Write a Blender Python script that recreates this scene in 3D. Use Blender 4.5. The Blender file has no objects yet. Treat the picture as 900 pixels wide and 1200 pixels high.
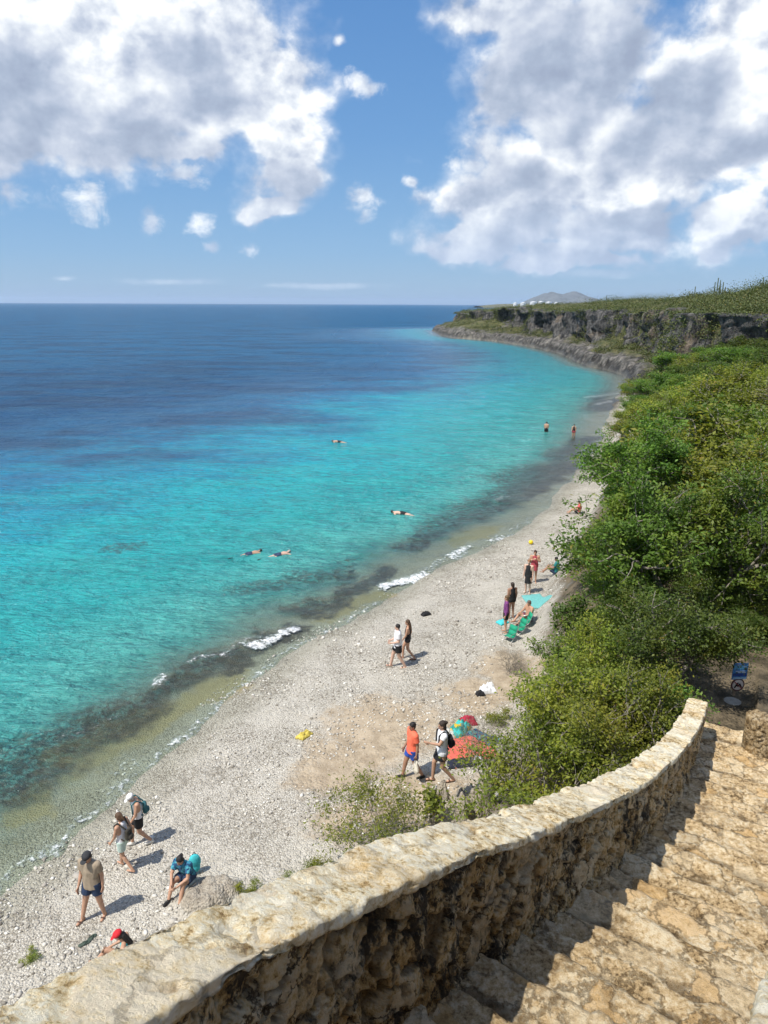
import bpy, math, random
import numpy as np
from mathutils import Vector, Matrix
PI = math.pi
rad = math.radians
scene = bpy.context.scene
C = scene.collection
rng = np.random.default_rng(7)
random.seed(7)
# ------------------------------------------------------------------ camera
CAMZ = 13.5
F = 850.0
PITCH = rad(16.0)
cam_d = bpy.data.cameras.new('camera')
cam = bpy.data.objects.new('camera', cam_d); C.objects.link(cam)
cam.location = (0, 0, CAMZ)
cam.matrix_world = Matrix.Translation((0, 0, CAMZ)) @ Matrix.Rotation(PI/2 - PITCH, 4, 'X') @ Matrix.Rotation(rad(0.25), 4, 'Z')
cam_d.sensor_fit = 'VERTICAL'; cam_d.sensor_height = 24; cam_d.lens = 24*F/1200
cam_d.clip_start = 0.05; cam_d.clip_end = 60000
scene.camera = cam
CM = np.array(cam.matrix_world)[:3, :3]

def ray(u, v):
    d = CM @ np.array([(u-450)/F, (600-v)/F, -1.0])
    return d
def project(p):
    q = CM.T @ (np.array(p) - np.array([0, 0, CAMZ]))
    return 450 + F*q[0]/-q[2], 600 - F*q[1]/-q[2]
def at_y(u, v, Y):
    d = ray(u, v); t = Y/d[1]
    return np.array([d[0]*t, Y, CAMZ + d[2]*t])
def at_z(u, v, z=0.0):
    d = ray(u, v); t = (z-CAMZ)/d[2]
    return np.array([d[0]*t, d[1]*t, z])

# ------------------------------------------------------------------ noise (numpy)
def _h(ix, iy, iz, s):
    n = (ix.astype(np.int64)*374761393 + iy.astype(np.int64)*668265263 + iz.astype(np.int64)*2147483647 + s*974634777) & 0xffffffff
    n = ((n ^ (n >> 13))*1274126177) & 0xffffffff
    n = ((n ^ (n >> 16))*2246822519) & 0xffffffff
    n = n ^ (n >> 15)
    return n/4294967295.0
def vnoise(p, s=0):
    p = np.asarray(p, dtype=float)
    i = np.floor(p); f = p-i; f = f*f*f*(f*(f*6-15)+10)
    ix, iy, iz = i[..., 0], i[..., 1], i[..., 2]
    fx, fy, fz = f[..., 0], f[..., 1], f[..., 2]
    def L(dz):
        a = _h(ix, iy, iz+dz, s); b = _h(ix+1, iy, iz+dz, s); c = _h(ix, iy+1, iz+dz, s); d = _h(ix+1, iy+1, iz+dz, s)
        x1 = a+(b-a)*fx; x2 = c+(d-c)*fx
        return x1+(x2-x1)*fy
    l0 = L(0); l1 = L(1)
    return l0+(l1-l0)*fz
def fbm(p, octv=4, s=0, gain=.5):
    p = np.asarray(p, dtype=float); a = 1.; t = 0; r = np.zeros(p.shape[:-1])
    for o in range(octv):
        r += a*(vnoise(p*(2.03**o)+o*17.3, s+o)-.5); t += a; a *= gain
    return r/t*2
def worley(p, s=0):
    p = np.asarray(p, dtype=float); i = np.floor(p)
    f1 = np.full(p.shape[:-1], 9.); f2 = f1.copy(); cid = np.zeros(p.shape[:-1])
    for dx in (-1, 0, 1):
        for dy in (-1, 0, 1):
            for dz in (-1, 0, 1):
                jx, jy, jz = i[..., 0]+dx, i[..., 1]+dy, i[..., 2]+dz
                d = np.sqrt((jx+_h(jx, jy, jz, s+1)-p[..., 0])**2+(jy+_h(jx, jy, jz, s+2)-p[..., 1])**2+(jz+_h(jx, jy, jz, s+3)-p[..., 2])**2)
                n = d < f1
                f2 = np.where(n, f1, np.minimum(f2, d)); cid = np.where(n, _h(jx, jy, jz, s+4), cid); f1 = np.where(n, d, f1)
    return f1, f2, cid
def sst(a, b, x):
    t = np.clip((x-a)/(b-a), 0, 1); return t*t*(3-2*t)
def P3(x, y, z=0):
    x = np.asarray(x, float); y = np.asarray(y, float)
    return np.stack([x, y, np.zeros_like(x)+z], -1)

# ------------------------------------------------------------------ object helpers
def tag(o, label=None, cat=None, group=None, kind=None):
    if label: o['label'] = label
    if cat: o['category'] = cat
    if group: o['group'] = group
    if kind: o['kind'] = kind
    return o
def empty(name, loc, rz=0, label=None, cat=None, group=None, scale=1):
    o = bpy.data.objects.new(name, None); C.objects.link(o)
    o.location = loc; o.rotation_euler = (0, 0, rz); o.scale = (scale,)*3; o.empty_display_size = .1
    return tag(o, label, cat, group)
def link(name, me, mat=None, parent=None):
    o = bpy.data.objects.new(name, me); C.objects.link(o)
    if mat is not None and len(me.materials) == 0: me.materials.append(mat)
    if parent is not None: o.parent = parent
    return o
def mesh(name, v, f, smooth=True):
    me = bpy.data.meshes.new(name)
    v = np.asarray(v, dtype=np.float32)
    if isinstance(f, np.ndarray):
        n, k = f.shape
        me.vertices.add(len(v)); me.vertices.foreach_set('co', v.ravel())
        me.loops.add(n*k); me.loops.foreach_set('vertex_index', f.astype(np.int32).ravel())
        me.polygons.add(n); me.polygons.foreach_set('loop_start', np.arange(n, dtype=np.int32)*k)
        me.update(calc_edges=True)
    else:
        me.from_pydata(v.tolist(), [], f); me.update()
    if smooth: me.polygons.foreach_set('use_smooth', np.ones(len(me.polygons), dtype=bool))
    return me
def attr(me, name, vals):
    a = me.attributes.new(name, 'FLOAT', 'POINT'); a.data.foreach_set('value', np.asarray(vals, np.float32).ravel())
def grid_faces(nu, nv, closed_v=False):
    i = np.arange(nu-1)[:, None]; j = np.arange(nv if closed_v else nv-1)[None, :]
    j2 = (j+1) % nv
    return np.stack([i*nv+j, (i+1)*nv+j, (i+1)*nv+j2, i*nv+j2], -1).reshape(-1, 4)

class MB:
    def __init__(s): s.v = []; s.f = []
    def add(s, v, f):
        n = len(s.v); s.v += [tuple(map(float, q)) for q in v]; s.f += [tuple(int(i)+n for i in q) for q in f]; return s
    def cap(s, a, b, ra, rb, seg=12, sq=(1, 1), flat=False, ref=(0, 1, 0)):
        """tapered capsule (or flat ended cone) from a to b"""
        a = np.array(a, float); b = np.array(b, float); d = b-a; L = np.linalg.norm(d)
        d = d/L if L > 1e-9 else np.array([0, 0, 1.])
        x = np.cross(d, ref)
        if np.linalg.norm(x) < 1e-3: x = np.cross(d, (1, 0, 0))
        x /= np.linalg.norm(x); y = np.cross(d, x)
        rings = []
        if flat: rings = [(a, ra), (b, rb)]
        else:
            for k in range(1, 4):
                t = -PI/2+PI/2*k/3.; rings.append((a+d*ra*math.sin(t), max(ra*math.cos(t), 1e-4)))
            for k in range(0, 3):
                t = PI/2*k/3.; rings.append((b+d*rb*math.sin(t), rb*math.cos(t)))
        vs = []
        for c, r in rings:
            for k in range(seg):
                t = 2*PI*k/seg; vs.append(c+x*math.cos(t)*r*sq[0]+y*math.sin(t)*r*sq[1])
        m = len(rings); fs = []
        for i in range(m-1):
            for k in range(seg):
                k2 = (k+1) % seg; fs.append((i*seg+k, i*seg+k2, (i+1)*seg+k2, (i+1)*seg+k))
        if flat:
            fs.append(tuple(range(seg))[::-1]); fs.append(tuple((m-1)*seg+k for k in range(seg)))
        else:
            vs.append(a-d*ra); vs.append(b+d*rb); A = len(vs)-2
            for k in range(seg):
                k2 = (k+1) % seg; fs.append((A, k2, k)); fs.append((A+1, (m-1)*seg+k, (m-1)*seg+k2))
        return s.add(vs, fs)
    def ell(s, c, r, seg=14, rot=None):
        vs = [(0, 0, -1)]; n = seg//2
        for i in range(1, n):
            t = -PI/2+PI*i/n
            for k in range(seg): vs.append((math.cos(t)*math.cos(2*PI*k/seg), math.cos(t)*math.sin(2*PI*k/seg), math.sin(t)))
        vs.append((0, 0, 1)); fs = []
        for k in range(seg):
            k2 = (k+1) % seg; fs.append((0, 1+k2, 1+k)); fs.append((len(vs)-1, 1+(n-2)*seg+k, 1+(n-2)*seg+k2))
            for i in range(n-2): fs.append((1+i*seg+k, 1+i*seg+k2, 1+(i+1)*seg+k2, 1+(i+1)*seg+k))
        vs = np.array(vs)*np.array(r)
        if rot is not None: vs = vs @ np.array(rot).T
        return s.add(vs+np.array(c), fs)
    def box(s, c, d, rot=None, taper=1.0):
        x, y, z = np.array(d)/2.
        vs = np.array([(-x, -y, -z), (x, -y, -z), (x, y, -z), (-x, y, -z), (-x*taper, -y*taper, z), (x*taper, -y*taper, z), (x*taper, y*taper, z), (-x*taper, y*taper, z)])
        if rot is not None: vs = vs @ np.array(rot).T
        return s.add(vs+np.array(c), [(0, 3, 2, 1), (4, 5, 6, 7), (0, 1, 5, 4), (1, 2, 6, 5), (2, 3, 7, 6), (3, 0, 4, 7)])
    def tube(s, pts, r, seg=8):
        for i in range(len(pts)-1):
            ra = r[i] if hasattr(r, '__len__') else r; rb = r[i+1] if hasattr(r, '__len__') else r
            s.cap(pts[i], pts[i+1], ra, rb, seg)
        return s
    def build(s, name, mat=None, parent=None, smooth=True, voxel=None, relax=2, bevel=None):
        me = mesh(name, s.v, s.f, smooth)
        if voxel or bevel:
            o = bpy.data.objects.new('tmp', me); C.objects.link(o)
            if voxel:
                m = o.modifiers.new('r', 'REMESH'); m.mode = 'VOXEL'; m.voxel_size = voxel; m.use_smooth_shade = True
                if relax:
                    q = o.modifiers.new('s', 'SMOOTH'); q.iterations = relax; q.factor = .5
            if bevel:
                m = o.modifiers.new('b', 'BEVEL'); m.width = bevel; m.segments = 3
            dg = bpy.context.evaluated_depsgraph_get(); dg.update()
            me2 = bpy.data.meshes.new_from_object(o.evaluated_get(dg)); me2.name = name
            bpy.data.objects.remove(o); bpy.data.meshes.remove(me); me = me2
            me.polygons.foreach_set('use_smooth', np.ones(len(me.polygons), dtype=bool) if smooth else np.zeros(len(me.polygons), dtype=bool))
        return link(name, me, mat, parent)

# ------------------------------------------------------------------ material helpers
class NT:
    def __init__(s, nt): s.nt = nt
    def n(s, t, **k):
        q = s.nt.nodes.new(t)
        for a, b in k.items():
            if a == 'ins':
                for kk, vv in b.items(): s.put(q.inputs[kk], vv)
            else: setattr(q, a, b)
        return q
    def put(s, sock, v):
        if isinstance(v, bpy.types.NodeSocket): s.nt.links.new(v, sock)
        elif isinstance(v, bpy.types.Node): s.nt.links.new(v.outputs[0], sock)
        else:
            if hasattr(sock.default_value, '__len__') and not hasattr(v, '__len__'): v = (v,)*len(sock.default_value)
            if sock.type == 'RGBA' and len(v) == 3: v = (*v, 1)
            sock.default_value = v
    def m(s, op, a, b=None, c=None, clamp=False):
        q = s.n('ShaderNodeMath', operation=op); q.use_clamp = clamp
        s.put(q.inputs[0], a)
        if b is not None: s.put(q.inputs[1], b)
        if c is not None: s.put(q.inputs[2], c)
        return q.outputs[0]
    def vm(s, op, a, b=None, c=None):
        q = s.n('ShaderNodeVectorMath', operation=op); s.put(q.inputs[0], a)
        if b is not None: s.put(q.inputs['Scale' if op == 'SCALE' else 1], b)
        if c is not None: s.put(q.inputs[2], c)
        return q.outputs['Value' if op in ('LENGTH', 'DOT_PRODUCT', 'DISTANCE') else 'Vector']
    def mix(s, f, a, b, mode='MIX'):
        q = s.n('ShaderNodeMix', data_type='RGBA', blend_type=mode)
        s.put(q.inputs[0], f); s.put(q.inputs[6], a); s.put(q.inputs[7], b)
        return q.outputs[2]
    def noise(s, vec, scale, detail=4, rough=.55, dist=0, out=0):
        q = s.n('ShaderNodeTexNoise'); s.put(q.inputs['Vector'], vec); s.put(q.inputs['Scale'], scale)
        q.inputs['Detail'].default_value = detail; q.inputs['Roughness'].default_value = rough; q.inputs['Distortion'].default_value = dist
        return q.outputs[out]
    def vor(s, vec, scale, feature='F1', out='Distance', rnd=1):
        q = s.n('ShaderNodeTexVoronoi', feature=feature); s.put(q.inputs['Vector'], vec); s.put(q.inputs['Scale'], scale); q.inputs['Randomness'].default_value = rnd
        return q.outputs[out]
    def ramp(s, f, stops, interp='LINEAR'):
        q = s.n('ShaderNodeValToRGB'); s.put(q.inputs[0], f); cr = q.color_ramp; cr.interpolation = interp
        while len(cr.elements) > 1: cr.elements.remove(cr.elements[-1])
        for i, (p, c) in enumerate(stops):
            e = cr.elements[0] if i == 0 else cr.elements.new(p)
            e.position = p; c = (c, c, c) if not hasattr(c, '__len__') else c; e.color = (*c[:3], 1)
        return q.outputs[0]
    def rng(s, f, a, b, c=0., d=1., smooth=True):
        q = s.n('ShaderNodeMapRange'); q.interpolation_type = 'SMOOTHSTEP' if smooth else 'LINEAR'
        s.put(q.inputs[0], f); s.put(q.inputs[1], a); s.put(q.inputs[2], b); s.put(q.inputs[3], c); s.put(q.inputs[4], d)
        return q.outputs[0]
    def attr(s, name):
        return s.n('ShaderNodeAttribute', attribute_name=name).outputs['Fac']
    def bump(s, h, dist=.02, strength=1, normal=None):
        q = s.n('ShaderNodeBump'); s.put(q.inputs['Height'], h); q.inputs['Distance'].default_value = dist; q.inputs['Strength'].default_value = strength
        if normal is not None: s.put(q.inputs['Normal'], normal)
        return q.outputs[0]
def new_mat(name):
    m = bpy.data.materials.new(name); m.use_nodes = True; nt = m.node_tree; nt.nodes.clear()
    t = NT(nt); out = t.n('ShaderNodeOutputMaterial'); b = t.n('ShaderNodeBsdfPrincipled'); nt.links.new(b.outputs[0], out.inputs[0])
    t.out = out; t.b = b
    return m, t
def coords(t, space='Object'):
    return t.n('ShaderNodeTexCoord').outputs[space] if space != 'World' else t.n('ShaderNodeNewGeometry').outputs['Position']
_mc = {}
def simple(name, col, rough=.75, var=.18, scale=30, bump=.002, metal=0):
    """cloth, plastic, skin: base colour with a mottled variation and a fine weave or grain"""
    if name in _mc: return _mc[name]
    m, t = new_mat(name); co = coords(t)
    n = t.noise(co, scale, 4)
    c2 = tuple(x*(1-var) for x in col); c3 = tuple(min(1, x*(1+var*.6)) for x in col)
    t.put(t.b.inputs['Base Color'], t.mix(t.rng(n, .3, .7), c2, c3)); t.b.inputs['Roughness'].default_value = rough; t.b.inputs['Metallic'].default_value = metal
    if bump: t.put(t.b.inputs['Normal'], t.bump(t.noise(co, scale*4, 2), bump))
    _mc[name] = m
    return m

# ------------------------------------------------------------------ the staircase path (top inner edge of the parapet)
K = 1.0
TP = []
for u, v, Y in [(130, 1200, 1.40), (300, 1110, 1.88), (400, 1060, 2.23), (500, 1020, 2.735), (609, 980, 3.59), (700, 945, 4.82),
                (760, 915, 6.15), (791, 888, 7.15), (810, 868, 8.3), (822, 845, 9.6), (829, 822, 11.3)]:
    TP.append(at_y(u, v, Y*K))
TP = [np.array([-2.9, -3.4, 13.6]), np.array([-2.0, -1.4, 12.9]), np.array([-1.35, -.1, 12.35])] + TP
TP = np.array(TP)
def resample(P, n, smooth=5):
    s = np.r_[0, np.cumsum(np.linalg.norm(np.diff(P, axis=0), axis=1))]
    q = np.linspace(0, s[-1], n); R = np.stack([np.interp(q, s, P[:, k]) for k in range(P.shape[1])], -1)
    for _ in range(smooth):
        R[1:-1] = (R[:-2]+2*R[1:-1]+R[2:])/4
    return R
TOP = resample(TP, 200, 60)                      # inner top edge
dT = np.gradient(TOP[:, :2], axis=0); dT /= np.linalg.norm(dT, axis=1)[:, None]
NR = np.stack([dT[:, 1], -dT[:, 0]], -1)          # to the right of the path
sT = np.r_[0, np.cumsum(np.linalg.norm(np.diff(TOP[:, :2], axis=0), axis=1))]
WALLH = np.interp(np.arange(200), [0, 60, 110, 199], [1.0, 1.0, .98, .80])
BASEZ = TOP[:, 2]-WALLH
WID = 1.75
CEN = TOP[:, :2]+NR*WID/2
def path_at(s):
    """plan position of the wall's inner foot, direction to the right, stair height, at plan length s"""
    return (np.array([np.interp(s, sT, TOP[:, 0]), np.interp(s, sT, TOP[:, 1])]), np.array([np.interp(s, sT, NR[:, 0]), np.interp(s, sT, NR[:, 1])]), float(np.interp(s, sT, BASEZ)))

# ------------------------------------------------------------------ shore, beach back line, cliff line (plan, metres)
SH = [(-70, -200), (-45, -60), (-26, -20), (-16, 2)]
for u, v in [(0, 1045), (60, 1000), (120, 950), (180, 893), (250, 838), (290, 800), (345, 763), (410, 728), (470, 690), (530, 655), (575, 637), (612, 617), (640, 596), (668, 565), (688, 540), (704, 515), (712, 490), (722, 468),
             (738, 454), (733, 441), (712, 434), (688, 429), (655, 414), (620, 406), (590, 401), (560, 398), (535, 396.5), (516, 393), (509, 389)]:
    p = at_z(u, v); SH.append((p[0], p[1]))
SH += [(25, 400), (36, 409), (80, 430), (220, 560), (800, 1000), (2000, 2100), (3500, 3500), (6000, 6000), (12000, 12000), (30000, 30000), (60000, 30000), (60000, -20000), (-70, -20000)]
SH = np.array(SH)
BL = np.array([(-60, -200), (-34, -40), (-14, -3), (-8, 5), (-4.3, 9.3), (-1, 12.2), (1.6, 14.6), (3.6, 18.5), (5.3, 23), (5.9, 27), (9.4, 37), (14, 47), (19.3, 62), (26.6, 82), (33, 100), (41.5, 120), (60, 150), (80, 180), (2000, 3000), (30000, 3000), (30000, -200)])
CL = np.array([(38, 397), (40, 372), (45, 345), (52, 300), (57, 262), (58, 215), (60, 172), (58, 152), (53, 132), (50, 116), (53, 104), (60, 95), (72, 88), (90, 76), (130, 60), (200, 30), (300, -100), (4000, -4000), (30000, 3000), (29000, 27000), (12500, 12000), (6300, 6000), (3700, 3500), (2100, 2100), (850, 1000), (240, 575), (92, 446), (48, 420)])
def seg_dist(x, y, P, closed):
    best = np.full(x.shape, 1e18); n = len(P)
    for i in range(n if closed else n-1):
        a = P[i]; b = P[(i+1) % n]; d = b-a; L = d @ d
        t = np.clip(((x-a[0])*d[0]+(y-a[1])*d[1])/L, 0, 1)
        best = np.minimum(best, (x-a[0]-t*d[0])**2+(y-a[1]-t*d[1])**2)
    return np.sqrt(best)
def inside(x, y, P):
    r = np.zeros(x.shape, bool); n = len(P)
    for i in range(n):
        a = P[i]; b = P[(i+1) % n]
        if a[1] == b[1]: continue
        c = ((a[1] > y) != (b[1] > y)) & (x < (b[0]-a[0])*(y-a[1])/(b[1]-a[1])+a[0]); r ^= c
    return r
def sdist(x, y, P):
    return seg_dist(x, y, P, True)*np.where(inside(x, y, P), 1, -1)
# rock slab bosses by the wall and on the beach (pixel of centre, plan radii, height)
BOSS = [(246, 1022, .75, .6, .34, .3), (182, 1090, 1.0, .7, .22, .5), (538, 966, 1.3, .75, 1.0, .9), (505, 985, 1.0, .6, .6, .6), (590, 905, .8, .6, .3, .2), (130, 1120, 1.0, .6, .15, .4)]
def base_ground(x, y):
    x = np.asarray(x, float); y = np.asarray(y, float)
    d = sdist(x, y, SH); d = d+fbm(P3(x, y)*.35, 2, 3)*.5*sst(4, 30, y)
    e = sdist(x, y, BL); c = sdist(x, y, CL)
    rock = sst(106, 124, y)
    beach = np.where(d > 0, .95*(1-np.exp(-d*.085)), .075*d)
    near = sst(14, 9, y)*sst(-14, -6, x)
    beach = beach+np.where(d > 4, (d-4)*.12*near, 0)
    hill = np.where(e > 0, 8.2*(1-np.exp(-e/7.5)), 0)*(.25+.75*sst(-1.5, 2.5, x-2+np.clip(y-14, -6, 4)))
    hill = hill*np.where(y > 60, .75, 1)
    land1 = beach+hill
    land2 = np.where(d > 0, 2.5*sst(-.4, 2.0, d)+np.clip(d-3, 0, 40)*.27+fbm(P3(x, y)*.22, 4, 11)*1.3*sst(0, 4, d), -1.6*sst(0, -4, d)+np.minimum(d, 0)*.05-.3)
    z = land1*(1-rock)+land2*rock
    z = np.maximum(np.where(d > 0, z, np.minimum(z, 0)), -7)
    z = np.minimum(z, np.where(d > 0, 8.6+fbm(P3(x, y)*.1, 3, 5)*.8, 99))
    top = 11.9+2.0*sst(2, 26, c)+1.6*sst(20, 70, c)
    top = top-3.0*sst(290, 395, y)*sst(900, 500, y) + fbm(P3(x, y)*.06, 4, 9)*2.2+5.2*sst(240, 100, y)*sst(0, 30, c)
    z = z+(top-z)*sst(.2, 2.6, c)
    return z, d, e, c
def ground_full(x, y):
    x = np.asarray(x, float); y = np.asarray(y, float)
    z, d, e, c = base_ground(x, y)
    z = z+fbm(P3(x, y)*.9, 3, 21)*.06*sst(0, 3, d)*sst(60, 20, y)
    slab = np.zeros_like(z)
    for (bx, by, ra, rb, h, a) in BOSSW:
        ca, sa = math.cos(a), math.sin(a); X = (x-bx)*ca+(y-by)*sa; Y2 = -(x-bx)*sa+(y-by)*ca
        q = np.sqrt((X/ra)**2+(Y2/rb)**2)+fbm(P3(x, y)*2.2, 3, 31)*.35
        s = sst(1.05, .55, q); slab = np.maximum(slab, s)
        z = z+h*s*(1+fbm(P3(x, y)*3.5, 4, 33)*.5)
    near = (np.abs(x) < 14) & (y < 18) & (y > -6)
    w = np.zeros_like(z); pz = np.zeros_like(z)
    if near.any():
        xx, yy = x[near], y[near]
        D = (xx[:, None]-CEN[None, ::4, 0])**2+(yy[:, None]-CEN[None, ::4, 1])**2
        k = D.argmin(1); dd = np.sqrt(D[np.arange(len(k)), k])
        side = (xx-CEN[::4][k, 0])*NR[::4][k, 0]+(yy-CEN[::4][k, 1])*NR[::4][k, 1]
        w[near] = sst(2.9, 1.35, dd)*np.where(side > 0, 1, 1); pz[near] = BASEZ[::4][k]-.42
        ww = w[near]; wr = sst(7, 1.35, dd)*(side > 0); w[near] = np.maximum(ww, wr)
    z = z+(np.maximum(pz, 0)-z)*w
    # the landing below the stairs and the bank the sign stands on
    q = np.hypot((x-LAND[0])/3.4, (y-LAND[1])/3.2); q = sst(1.5, .7, q)*(1-w); z = z+(LAND[2]-z)*q
    z = z+np.where(d > 0, 0, 0)
    return z, d, e, c, slab
LAND = (8.4, 15.6, 4.9)
BOSSW = []
_zz = {}
for (u, v, ra, rb, h, a) in BOSS:
    p = at_z(u, v, 1.0); BOSSW.append((p[0], p[1], ra, rb, h, a))
def ground(x, y):
    return float(ground_full(np.array([x], float), np.array([y], float))[0][0])
_T = np.geomspace(3, 900, 5000)
def pix(u, v, off=0.0):
    """where the line of sight through a pixel meets the ground"""
    d = ray(u, v); x = d[0]*_T; y = d[1]*_T; z = CAMZ+d[2]*_T
    sel = slice(0, len(_T))
    g = np.maximum(ground_full(x, y)[0], -.02)
    # skip the stairs themselves: the sight line goes over the wall
    k = np.nonzero((z < g+off) & (_T > 9))[0]
    k = k[0] if len(k) else len(_T)-1
    return np.array([x[k], y[k], g[k]])

# ------------------------------------------------------------------ terrain sheet
def polar(a0, a1, na, r0, r1, nr, mid=None):
    a = mid if mid is not None else np.linspace(a0, a1, na)
    r = np.geomspace(r0, r1, nr)
    A, R = np.meshgrid(a, r)
    return (R*np.sin(A)), (R*np.cos(A)), len(r), len(a)
ang = np.concatenate([np.linspace(-85, -42, 30)[:-1], np.linspace(-42, 42, 620), np.linspace(42, 88, 34)[1:]])*PI/180
gx, gy, nr, na = polar(0, 0, 0, 1.2, 14000, 640, ang)
r_ = np.concatenate([np.geomspace(1.2, 9.5, 60)[:-1], np.geomspace(9.5, 60, 330)[:-1], np.geomspace(60, 460, 250)[:-1], np.geomspace(460, 14000, 60)])
A, R = np.meshgrid(ang, r_); gx = R*np.sin(A); gy = R*np.cos(A)-1.0; nr, na = gx.shape
gz, gd, ge, gc, gs = [q.reshape(nr, na) for q in ground_full(gx.ravel(), gy.ravel())]
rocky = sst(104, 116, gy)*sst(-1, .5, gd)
gz = gz+rocky*sst(6, 0, gc)*(.8*fbm(P3(gx, gy, gz)*.55, 4, 41)+1.5*(.35-np.abs(fbm(P3(gx, gy)*.16, 4, 42))))*sst(600, 300, gy)
me = mesh('ground', np.stack([gx, gy, gz], -1).reshape(-1, 3), grid_faces(nr, na)[:, ::-1])
attr(me, 'd', gd); attr(me, 'e', ge); attr(me, 'c', gc); attr(me, 'slab', gs)
sp = [pix(455, 850), pix(560, 815), pix(395, 905), pix(500, 930), pix(600, 790), pix(440, 960), pix(420, 880)]
sr = [(3.2, 2.4), (1.9, 1.8), (2.0, 1.6), (2.4, 1.5), (1.8, 2.6), (2.4, 1.3), (2.2, 1.8)]
sand = np.zeros_like(gx)
for p, (a, b) in zip(sp, sr): sand = np.maximum(sand, 1.25-np.hypot((gx-p[0])/a, (gy-p[1])/b))
attr(me, 'sand', np.clip(sand, 0, 1.2))
# seabed marks: dark reef ledges and the olive shelf, given by their place along the shore
def wellipse(u, v, u2, v2, w):
    a = at_z(u, v)[:2]; b = at_z(u2, v2)[:2]; return a, b, w
REEF = [wellipse(-60, 930, 60, 880, 1.7), wellipse(60, 885, 150, 830, 1.35), wellipse(150, 832, 245, 775, 1.0), wellipse(230, 785, 320, 748, .8), wellipse(330, 745, 345, 735, .5),
        wellipse(290, 690, 400, 672, .9), wellipse(400, 700, 455, 668, .7), wellipse(355, 712, 400, 705, .8), wellipse(480, 640, 540, 605, .8), wellipse(520, 612, 640, 560, 1.9), 
        wellipse(130, 645, 165, 640, .7), wellipse(405, 661, 414, 660, .35), wellipse(655, 535, 690, 512, 1.5), wellipse(700, 480, 712, 468, 2.2), wellipse(600, 560, 660, 545, 2.5)]
SHELF = [wellipse(85, 890, 150, 855, .9), wellipse(150, 858, 262, 800, .95), wellipse(385, 722, 448, 695, .6), wellipse(535, 632, 575, 617, .8), wellipse(0, 960, 40, 935, .6)]
def band(x, y, lst, rag=.5, s=51):
    r = np.zeros(x.shape); X = x+fbm(P3(x, y)*.9, 5, s, .65)*rag*2.6; Y2 = y+fbm(P3(x, y)*.9, 5, s+7, .65)*rag*2.6
    for a, b, w in lst:
        d = b-a; t = np.clip(((X-a[0])*d[0]+(Y2-a[1])*d[1])/(d @ d), 0, 1)
        q = np.hypot(X-a[0]-t*d[0], Y2-a[1]-t*d[1]); r = np.maximum(r, sst(w*1.3, w*.6, q))
    return r
reef_g = band(gx, gy, REEF); shelf_g = band(gx, gy, SHELF, .5, 77)
attr(me, 'reef', reef_g); attr(me, 'shelf', shelf_g)
m, t = new_mat('pebbles and soil')
pos = coords(t, 'World'); d = t.attr('d'); e = t.attr('e'); c = t.attr('c'); slab = t.attr('slab'); sandA = t.attr('sand')
big = t.noise(pos, .7, 5, .6); med = t.noise(pos, 4, 5, .6)
wp = t.vm('ADD', pos, t.vm('SCALE', t.noise(pos, 9, 2, out=1), .03))
flat = t.vm('MULTIPLY', wp, (1, 1, .6))
v1 = t.vor(flat, 10, 'F1', 'Color'); v1d = t.vor(flat, 10, 'F1'); v2 = t.vor(flat, 22, 'F1', 'Color'); v2d = t.vor(flat, 22); 
def lum(cc):
    q = t.n('ShaderNodeSeparateColor'); t.put(q.inputs[0], cc); return q.outputs[0], q.outputs[1]
l1, l1b = lum(v1); l2, l2b = lum(v2)
pc = t.ramp(l2, [(0, (.17, .15, .125)), (.2, (.36, .335, .29)), (.5, (.54, .515, .46)), (.8, (.68, .655, .60)), (1, (.83, .81, .77))])
pc1 = t.ramp(l1, [(0, (.19, .17, .14)), (.25, (.40, .375, .33)), (.7, (.60, .575, .52)), (1, (.80, .78, .73))])
big_m = t.rng(big, .42, .62)
peb = t.mix(t.m('MULTIPLY', big_m, .75), pc, pc1)
peb = t.mix(t.rng(v2d, .25, .62, 0, .55), peb, (.27, .24, .195))
peb = t.mix(t.rng(t.noise(t.vm('MULTIPLY', pos, (1, 1, 1)), .45, 6, .7), .40, .62, 0, .5), peb, (.66, .63, .57))
# shallow water side: stones darken and turn olive
algae = t.mix(t.noise(pos, 6, 4), (.13, .12, .06), (.33, .29, .15))
wet = t.m('MULTIPLY', peb, .62) if False else t.mix(1, peb, (.72, .73, .68), 'MULTIPLY')
wn = t.m('ADD', d, t.m('MULTIPLY', t.m('SUBTRACT', med, .5), .8))
peb = t.mix(t.rng(wn, 1.9, .2), peb, wet)
peb = t.mix(t.rng(wn, -.1, -1.2, 0, .2), peb, algae)
peb = t.mix(1, peb, (.91, .90, .86), 'MULTIPLY')
peb = t.mix(t.m('MULTIPLY', t.attr('shelf'), .72), peb, t.mix(t.noise(pos, 5, 5, .7), (.20, .15, .05), (.44, .38, .19)))
peb = t.mix(t.m('MULTIPLY', t.attr('reef'), t.rng(t.noise(pos, 2.6, 5, .7), .25, .6, .5, 1)), peb, t.mix(t.noise(pos, 7, 4), (.028, .026, .022), (.12, .10, .07)))
# sand
sn = t.noise(pos, 2.2, 6, .65)
sc = t.mix(t.rng(sn, .3, .7), (.28, .215, .14), (.45, .365, .255))
sc = t.mix(t.rng(v2d, .12, .22, .5, 0), sc, pc)
sm = t.rng(t.m('ADD', sandA, t.m('MULTIPLY', t.m('SUBTRACT', t.noise(pos, 1.4, 5, .7), .5), 1.5)), .3, .8)
col = t.mix(t.m('MULTIPLY', sm, .88), peb, sc)
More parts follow.
